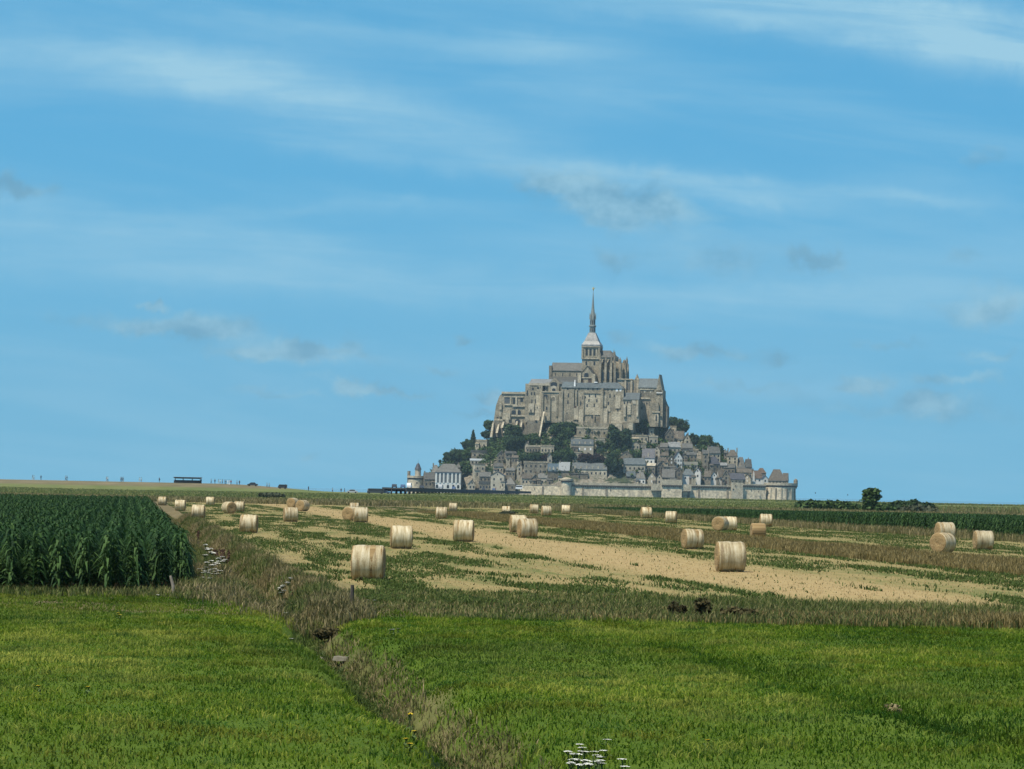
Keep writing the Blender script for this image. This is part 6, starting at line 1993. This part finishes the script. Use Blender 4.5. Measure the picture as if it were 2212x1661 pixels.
# ================================================================ bridge, dyke traffic and walkers
pa = at(852, 1060, 1330)
pb = at(1133, 1066, YM - 128)
ln_ = math.hypot(pb.x - pa.x, pb.y - pa.y)
ang = math.atan2(pb.y - pa.y, pb.x - pa.x)
zt0, zt1 = at(852, 1053.5, 1330).z, at(1133, 1061.5, YM - 128).z
root = empty('footbridge', ((pa.x + pb.x) / 2, (pa.y + pb.y) / 2, -2.8), ang, label='long low dark bridge leading from the dyke to the rock', cat='bridge')
h = ln_ / 2
za, zb_ = zt0 + 2.8, zt1 + 2.8
def sloped(y0, y1, d0, d1, a=-h, b=h):
    f = lambda x: za + (zb_ - za) * (x + h) / (2 * h)
    return MB().add([(a, y0, f(a) - d1), (b, y0, f(b) - d1), (b, y1, f(b) - d1), (a, y1, f(a) - d1), (a, y0, f(a) - d0), (b, y0, f(b) - d0), (b, y1, f(b) - d0), (a, y1, f(a) - d0)],
                    [(3, 2, 1, 0), (4, 5, 6, 7), (0, 1, 5, 4), (1, 2, 6, 5), (2, 3, 7, 6), (3, 0, 4, 7)])
obj('deck', sloped(-4.5, 4.5, 0, .5), M['asphalt'], root)
obj('edge_beam', sloped(-5.0, -4.52, -.12, 1.5), M['deck_dark'], root)
obj('edge_beam', sloped(4.52, 5.0, -.12, 1.5), M['deck_dark'], root)
n_ = int(ln_ / 22)
for i in range(min(n_, 44)):
    x = -h + ln_ * (i + .5) / n_
    zz = za + (zb_ - za) * (x + h) / (2 * h)
    obj('pier', MB().lathe(x, 0, [(.35, -1.5), (.35, zz - .51)], 10).lathe(x, 2.2, [(.35, -1.5), (.35, zz - .51)], 10), M['deck_dark'], root)


def body_mesh(name, J, E, radii):
    me = bpy.data.meshes.new(name)
    me.from_pydata(J, E, [])
    o = bpy.data.objects.new(name, me)
    COL.objects.link(o)
    md = o.modifiers.new('skin', 'SKIN')
    for i, r in enumerate(radii):
        me.skin_vertices[0].data[i].radius = (r, r * .85)
    me.skin_vertices[0].data[0].use_root = True
    sb = o.modifiers.new('sub', 'SUBSURF')
    sb.levels = sb.render_levels = 1
    dg = bpy.context.evaluated_depsgraph_get()
    m2 = bpy.data.meshes.new_from_object(o.evaluated_get(dg))
    bpy.data.objects.remove(o)
    return m2


def person_mesh(stride, arm):
    J = [(0, 0, .95), (0, 0, 1.2), (0, 0, 1.42), (0, 0, 1.52), (0, -.02, 1.64), (0, -.01, 1.76),
         (.19, 0, 1.40), (.24, arm * .12, 1.13), (.24, arm * .3 - .05, .9), (-.19, 0, 1.40), (-.24, -arm * .12, 1.13), (-.24, -arm * .3 - .05, .9),
         (.1, 0, .9), (.1, -stride * .5, .5), (.1, -stride, .08), (.1, -stride - .16, .04), (-.1, 0, .9), (-.1, stride * .3, .5), (-.1, stride, .08), (-.1, stride - .16, .04)]
    E = [(0, 1), (1, 2), (2, 3), (3, 4), (4, 5), (2, 6), (6, 7), (7, 8), (2, 9), (9, 10), (10, 11), (0, 12), (12, 13), (13, 14), (14, 15), (0, 16), (16, 17), (17, 18), (18, 19)]
    r = [.16, .15, .16, .06, .10, .085, .075, .055, .04, .075, .055, .04, .10, .075, .05, .04, .10, .075, .05, .04]
    me = body_mesh('body', J, E, r)
    for nm in ('skin_tone', 'top_dark', 'trouser_dark'):
        me.materials.append(M[nm])
    for pl in me.polygons:
        z = pl.center.z
        pl.material_index = 0 if z > 1.5 or (z < .97 and abs(pl.center.x) > .19) else (1 if z > .93 else 2)
    hm = MB().lathe(0, .02, [(.115, 1.66), (.125, 1.74), (.09, 1.80), (.02, 1.83)], 10)
    h2 = bpy.data.meshes.new('hair')
    h2.from_pydata(hm.v, [], hm.f)
    h2.materials.append(M['hair_dark'])
    return me, h2


mottled('skin_tone', [(.38, .24, .17), (.45, .30, .22)], 2.0)
mottled('hair_dark', [(.03, .022, .016), (.06, .045, .03)], 5.0)
for nm, c in (('top_dark', (.035, .04, .06)), ('trouser_dark', (.04, .04, .05)), ('top_white', (.72, .72, .70)), ('top_grey', (.22, .24, .26)), ('top_teal', (.12, .22, .24)), ('top_red', (.30, .07, .06)), ('trouser_tan', (.28, .23, .17)), ('top_pale', (.42, .48, .46))):
    mottled(nm, [c, tuple(min(1, v * 1.25) for v in c)], 4.0)
POSES = [person_mesh(s, a) for s, a in ((.22, 1), (-.18, -.8), (.04, .2))]


def person(reg, x, y, ydist, top, tr, pose, rz, label, sc=1.0):
    P = at(*disp(reg, x, y), ydist)
    z = ground_z(P.x, ydist)
    root = empty('person', (P.x, ydist, z), R(rz), label=label, cat='person', group='walkers on the dyke road')
    root.scale = (sc,) * 3
    me, hr = POSES[pose]
    b_ = link('body', me, parent=root)
    for i, nm in ((1, top), (2, tr)):
        b_.material_slots[i].link = 'OBJECT'
        b_.material_slots[i].material = M[nm]
    link('hair', hr, parent=root)
    return root


YD = 1290.0
PEOPLE = [
    ('D1', 410, 198, 'top_teal', 'top_pale', 0, 60, 'pale clad walker, left one of a pair near the left frame edge'),
    ('D1', 428, 198, 'top_pale', 'trouser_tan', 1, -80, 'pale clad walker, right one of a pair near the left frame edge'),
    ('D1', 517, 202, 'top_dark', 'trouser_dark', 2, 30, 'lone dark clad person right of the pale pair at the far left'),
    ('D1', 828, 205, 'top_grey', 'trouser_dark', 0, 90, 'grey clad person half hidden on the dyke, left of the centre of the maize'),
    ('D1', 846, 206, 'top_dark', 'trouser_dark', 1, 80, 'dark clad person close beside the half hidden grey one'),
    ('D1', 1346, 212, 'top_grey', 'trouser_tan', 0, -60, 'grey clad walker above the end of the maize, left of two'),
    ('D1', 1362, 212, 'top_pale', 'trouser_dark', 1, 120, 'pale topped walker above the end of the maize, right of two'),
    ('D1', 1528, 216, 'top_grey', 'trouser_dark', 2, 40, 'grey walker in a close trio on the dyke above the maize corner'),
    ('D1', 1543, 216, 'top_dark', 'trouser_dark', 0, 70, 'dark walker in the middle of a close trio above the maize corner'),
    ('D1', 1558, 216, 'top_dark', 'trouser_tan', 1, -70, 'tan trousered walker at the right of a close trio above the maize corner'),
    ('D1', 1762, 224, 'top_pale', 'top_pale', 0, 80, 'very pale walker, left one of two to the left of the shelter'),
    ('D1', 1786, 224, 'top_pale', 'trouser_tan', 1, 100, 'very pale walker, right one of two to the left of the shelter'),
    ('D1', 2014, 232, 'top_dark', 'trouser_dark', 2, 0, 'black clad person standing alone just left of the shelter'),
    ('D2', 521, 175, 'top_dark', 'trouser_dark', 2, 60, 'dark person standing against the right end of the shelter'),
    ('D2', 646, 172, 'top_grey', 'trouser_dark', 0, 70, 'grey walker first to the right of the shelter'),
    ('D2', 693, 180, 'top_dark', 'trouser_dark', 2, 20, 'slim black clad person second to the right of the shelter'),
    ('D2', 738, 180, 'top_grey', 'top_pale', 0, 80, 'grey topped person at the left of the crowd right of the shelter'),
    ('D2', 760, 181, 'top_pale', 'trouser_tan', 1, -60, 'pale topped person in the crowd right of the shelter'),
    ('D2', 788, 181, 'top_grey', 'trouser_dark', 0, 60, 'grey person left of the dark pair in the crowd'),
    ('D2', 820, 184, 'top_dark', 'trouser_dark', 2, 90, 'dark person next to the white shirts in the crowd'),
    ('D2', 833, 184, 'top_dark', 'trouser_dark', 1, -90, 'second dark person touching the white shirts in the crowd'),
    ('D2', 857, 186, 'top_white', 'top_white', 0, 60, 'white clad walker, left one of the white pair'),
    ('D2', 878, 187, 'top_white', 'top_white', 1, 80, 'white clad walker, right one of the white pair'),
    ('D2', 897, 187, 'top_red', 'trouser_dark', 2, 30, 'dark red topped person right of the white pair'),
    ('D2', 972, 184, 'top_grey', 'trouser_dark', 0, 90, 'bending grey walker right of the crowd'),
    ('D2', 1004, 184, 'top_dark', 'trouser_dark', 2, 10, 'slim dark person at the right of the crowd, before the cart'),
    ('D2', 1352, 193, 'top_grey', 'trouser_dark', 0, 90, 'grey walker left of the pale cyclist like pair'),
    ('D2', 1380, 192, 'top_pale', 'trouser_dark', 1, 80, 'pale topped walker between cart and dark wagon'),
    ('D2', 1583, 197, 'top_dark', 'trouser_dark', 2, 50, 'black person standing at the right end of the dark wagon'),
    ('D2', 1878, 207, 'top_dark', 'trouser_dark', 2, 40, 'dark person with white bag alone right of the wagon'),
    ('D2', 2182, 210, 'top_grey', 'trouser_dark', 0, 60, 'grey walker alone between wagon and the dark pair near the bridge'),
    ('D3', 728, 302, 'top_dark', 'trouser_dark', 2, 0, 'dark person, left one of the pair near the white fronted car'),
    ('D3', 790, 304, 'top_dark', 'trouser_tan', 0, 70, 'dark topped walker, right one of the pair near the white fronted car'),
    ('D3', 1203, 308, 'top_grey', 'trouser_dark', 2, 30, 'person standing left of the dark van before the bridge'),
    ('D3', 1625, 322, 'top_dark', 'trouser_dark', 2, 0, 'dark person standing at the left end of the bridge'),
]
for reg, x, y, a, b, ps, rz, lb in PEOPLE:
    person(reg, x, y, YD, a, b, ps, rz, lb, 1.06)

mottled('car_dark', [(.03, .033, .04), (.045, .05, .06)], 1.0, rough=.3, spec=.6)
mottled('car_white', [(.7, .7, .69), (.76, .76, .75)], 1.0, rough=.3, spec=.6)
mottled('car_blue', [(.05, .08, .16), (.07, .11, .2)], 1.0, rough=.3, spec=.6)
mottled('car_silver', [(.35, .37, .39), (.42, .44, .46)], 1.0, rough=.3, spec=.6)
mottled('tyre', [(.02, .02, .02), (.03, .03, .03)], 3.0)


def vehicle(label, P, rz, ln_, ht, wd, paint, box=False, name='parked_car', cat='car', group='vehicles on the causeway and bridge'):
    root = empty(name, P, R(rz), label=label, cat=cat, group=group)
    l2, w2 = ln_ / 2, wd / 2
    if box:
        prof = [(-l2, .35), (l2, .35), (l2, ht * .95), (l2 - .15, ht), (-l2 + .5, ht), (-l2 + .1, ht * .62), (-l2, ht * .5)]
        glass = [(-l2 + .25, ht * .58), (l2 - .3, ht * .58), (l2 - .3, ht * .88), (-l2 + .55, ht * .88)]
    else:
        prof = [(-l2, .32), (l2, .32), (l2, ht * .55), (l2 - .1, ht * .62), (l2 - .75, ht * .66), (l2 - 1.2, ht), (-l2 + 1.5, ht), (-l2 + .75, ht * .64), (-l2 + .1, ht * .55)]
        glass = [(-l2 + .95, ht * .66), (l2 - .9, ht * .68), (l2 - 1.3, ht * .95), (-l2 + 1.5, ht * .95)]
    obj('body', MB().prism(prof, -w2, w2), M[paint], root)
    obj('windows', MB().prism(glass, -w2 - .015, w2 + .015), M['window_dark'], root).name = 'window_band'
    for sx in (-l2 + .8, l2 - .8):
        for sy in (-w2 + .1, w2 - .1):
            wh = MB()
            vs = [(sx + .32 * math.cos(t), sy + dy_, .32 + .32 * math.sin(t)) for dy_ in (-.11, .11) for t in [R(22.5 * i) for i in range(16)]]
            wh.add(vs, [tuple(range(15, -1, -1)), tuple(range(16, 32))] + [(i, (i + 1) % 16, (i + 1) % 16 + 16, i + 16) for i in range(16)])
            obj('wheel', wh, M['tyre'], root)
    return root


def on_dyke(reg, x, y, Y):
    P = at(*disp(reg, x, y), Y)
    return (P.x, Y, ground_z(P.x, Y))


def bridge_point(reg, x, y=800, off=0.0):
    """point on the bridge deck seen at this picture column"""
    dpx, dpy = disp(reg, x, y)
    lo_, hi_ = 0.0, 1.0
    for _ in range(40):
        t = (lo_ + hi_) / 2
        X, Y = pa.x + (pb.x - pa.x) * t, pa.y + (pb.y - pa.y) * t
        q = at(dpx, dpy, Y).x
        if X < q:
            lo_ = t
        else:
            hi_ = t
    return (X - math.sin(ang) * off, Y + math.cos(ang) * off, zt0 + (zt1 - zt0) * t)


vehicle('small dark cart with pale load on the dyke right of the crowd', on_dyke('D2', 1170, 185, YD + 3), 0, 4.2, 1.5, 1.7, 'car_dark', name='small_cart', cat='cart')
vehicle('dark low wagon with a person at its right end on the dyke', on_dyke('D2', 1550, 195, YD + 3), 0, 3.6, 1.7, 1.8, 'car_dark', True, name='wagon', cat='wagon')
vehicle('white fronted grey car on the dyke between the dark pair and the van', on_dyke('D3', 925, 295, YD + 4), 0, 4.4, 1.5, 1.8, 'car_silver')
vehicle('dark boxy van on the dyke just before the bridge', on_dyke('D3', 1340, 305, YD + 4), 0, 6.6, 2.1, 2.2, 'car_dark', True, name='van', cat='van')
vehicle('low blue car between the boxy van and the bridge start', on_dyke('D3', 1500, 312, YD + 6), 0, 4.3, 1.45, 1.8, 'car_blue')
for reg, x, paint, bx, lb in (('RG', 140, 'car_dark', False, 'first low dark car on the bridge, left of the round artillery tower'),
                              ('RG', 290, 'car_blue', False, 'second low dark blue car on the bridge, touching the round artillery tower'),
                              ('RG', 400, 'car_white', True, 'white van on the bridge in front of the round artillery tower'),
                              ('RG', 620, 'car_dark', False, 'dark car on the bridge between artillery tower and white hostel'),
                              ('RG', 950, 'car_silver', True, 'pale van on the bridge in front of the white hostel'),
                              ('RG', 1180, 'car_blue', False, 'blue car on the bridge below the right end of the white hostel'),
                              ('RG', 1700, 'car_dark', False, 'long dark car on the bridge left of the grey tent roof'),
                              ('RG', 1880, 'car_blue', False, 'dark blue car on the bridge just left of the grey tent roof')):
    P = bridge_point(reg, x, off=1.5)
    vehicle(lb, P, math.degrees(ang), 4.6 if not bx else 5.4, 1.5 if not bx else 2.3, 1.8, paint, bx)
Pv = at(*disp('RL', 400, 1350), YW - 5)
vehicle('white van with blue roof at the right end of the bridge', (Pv.x, YW - 5, Pv.z - .3), 0, 5.2, 3.2, 2.0, 'car_white', True, name='van', cat='van')
for i, (x, top, lb) in enumerate(((1490, 'top_dark', 'dark person standing on the bridge right of the white hostel'), (1800, 'top_red', 'red topped person on the bridge near the grey tent roof'),
                                  (2010, 'top_dark', 'dark person on the bridge in front of the grey tent roof'), (1960, 'top_white', 'white topped person on the bridge left of the grey tent roof'),
                                  (700, 'top_grey', 'grey person on the bridge left of the white hostel'))):
    P = bridge_point('RG', x, off=-2.5)
    rt = empty('person', P, R(30 * i), label=lb, cat='person', group='walkers on the bridge')
    me, hr = POSES[i % 3]
    b_ = link('body', me, parent=rt)
    b_.material_slots[1].link = 'OBJECT'
    b_.material_slots[1].material = M[top]
    link('hair', hr, parent=rt)

# open shelter with an overhanging flat roof on the dyke
pl_, pr_x = at(*disp('D2', 178, 160), YD), at(*disp('D2', 522, 170), YD)
zt_ = at(*disp('D2', 350, 92), YD).z
zg = ground_z(pl_.x, YD)
root = empty('open_shelter', ((pl_.x + pr_x.x) / 2, YD, zg), label='long dark open shelter with wide flat overhanging roof on the dyke', cat='shelter')
w2 = (pr_x.x - pl_.x) / 2
hz = zt_ - zg
obj('roof', MB().frust((-w2 + .6, w2 - .6, -1.6, 1.6), hz - .55, (-w2 - .1, w2 + .1, -2.4, 2.4), hz - .15).box(-w2 - .1, w2 + .1, -2.4, 2.4, hz - .149, hz), M['car_dark'], root)
obj('roof_edge', MB().box(-w2 - .15, w2 + .15, -2.45, 2.45, hz + .002, hz + .09), M['lead_roof'], root)
for sx in (-w2 + .4, -w2 * .33, w2 * .33, w2 - .4):
    for sy in (-1.4, 1.4):
        obj('post', MB().box(sx - .08, sx + .08, sy - .08, sy + .08, -.2, hz - .56), M['deck_dark'], root)
obj('low_wall', MB().box(-w2 + .05, w2 - .05, -1.55, -1.5, -.2, hz * .42).box(-w2 + .05, w2 - .05, 1.5, 1.55, -.2, hz * .5), M['deck_dark'], root)
obj('bench', MB().box(-w2 + .6, w2 - .6, -.3, .3, .4, .5).box(-w2 + .7, -w2 + .9, -.25, .25, -.1, .399).box(w2 - .9, w2 - .7, -.25, .25, -.1, .399), M['trouser_tan'], root)

# ---------------------------------------------------------------- sea air
hm_ = bpy.data.materials.new('sea_haze')
hm_.use_nodes = True
hn = NT(hm_.node_tree)
ho_ = hn.new('ShaderNodeOutputMaterial')
pv = hn.new('ShaderNodeVolumePrincipled')
pv.inputs['Color'].default_value = (.55, .78, .95, 1)
pv.inputs['Density'].default_value = HAZE
pv.inputs['Anisotropy'].default_value = 0.0
hn.l.new(pv.outputs[0], ho_.inputs['Volume'])
hz_ = obj('haze', MB().box(-6200, 6200, -1000, 5500, -9, 185), hm_)
tag(hz_, 'thin bluish sea haze in the air over the fields and the rock', 'haze', kind='stuff')
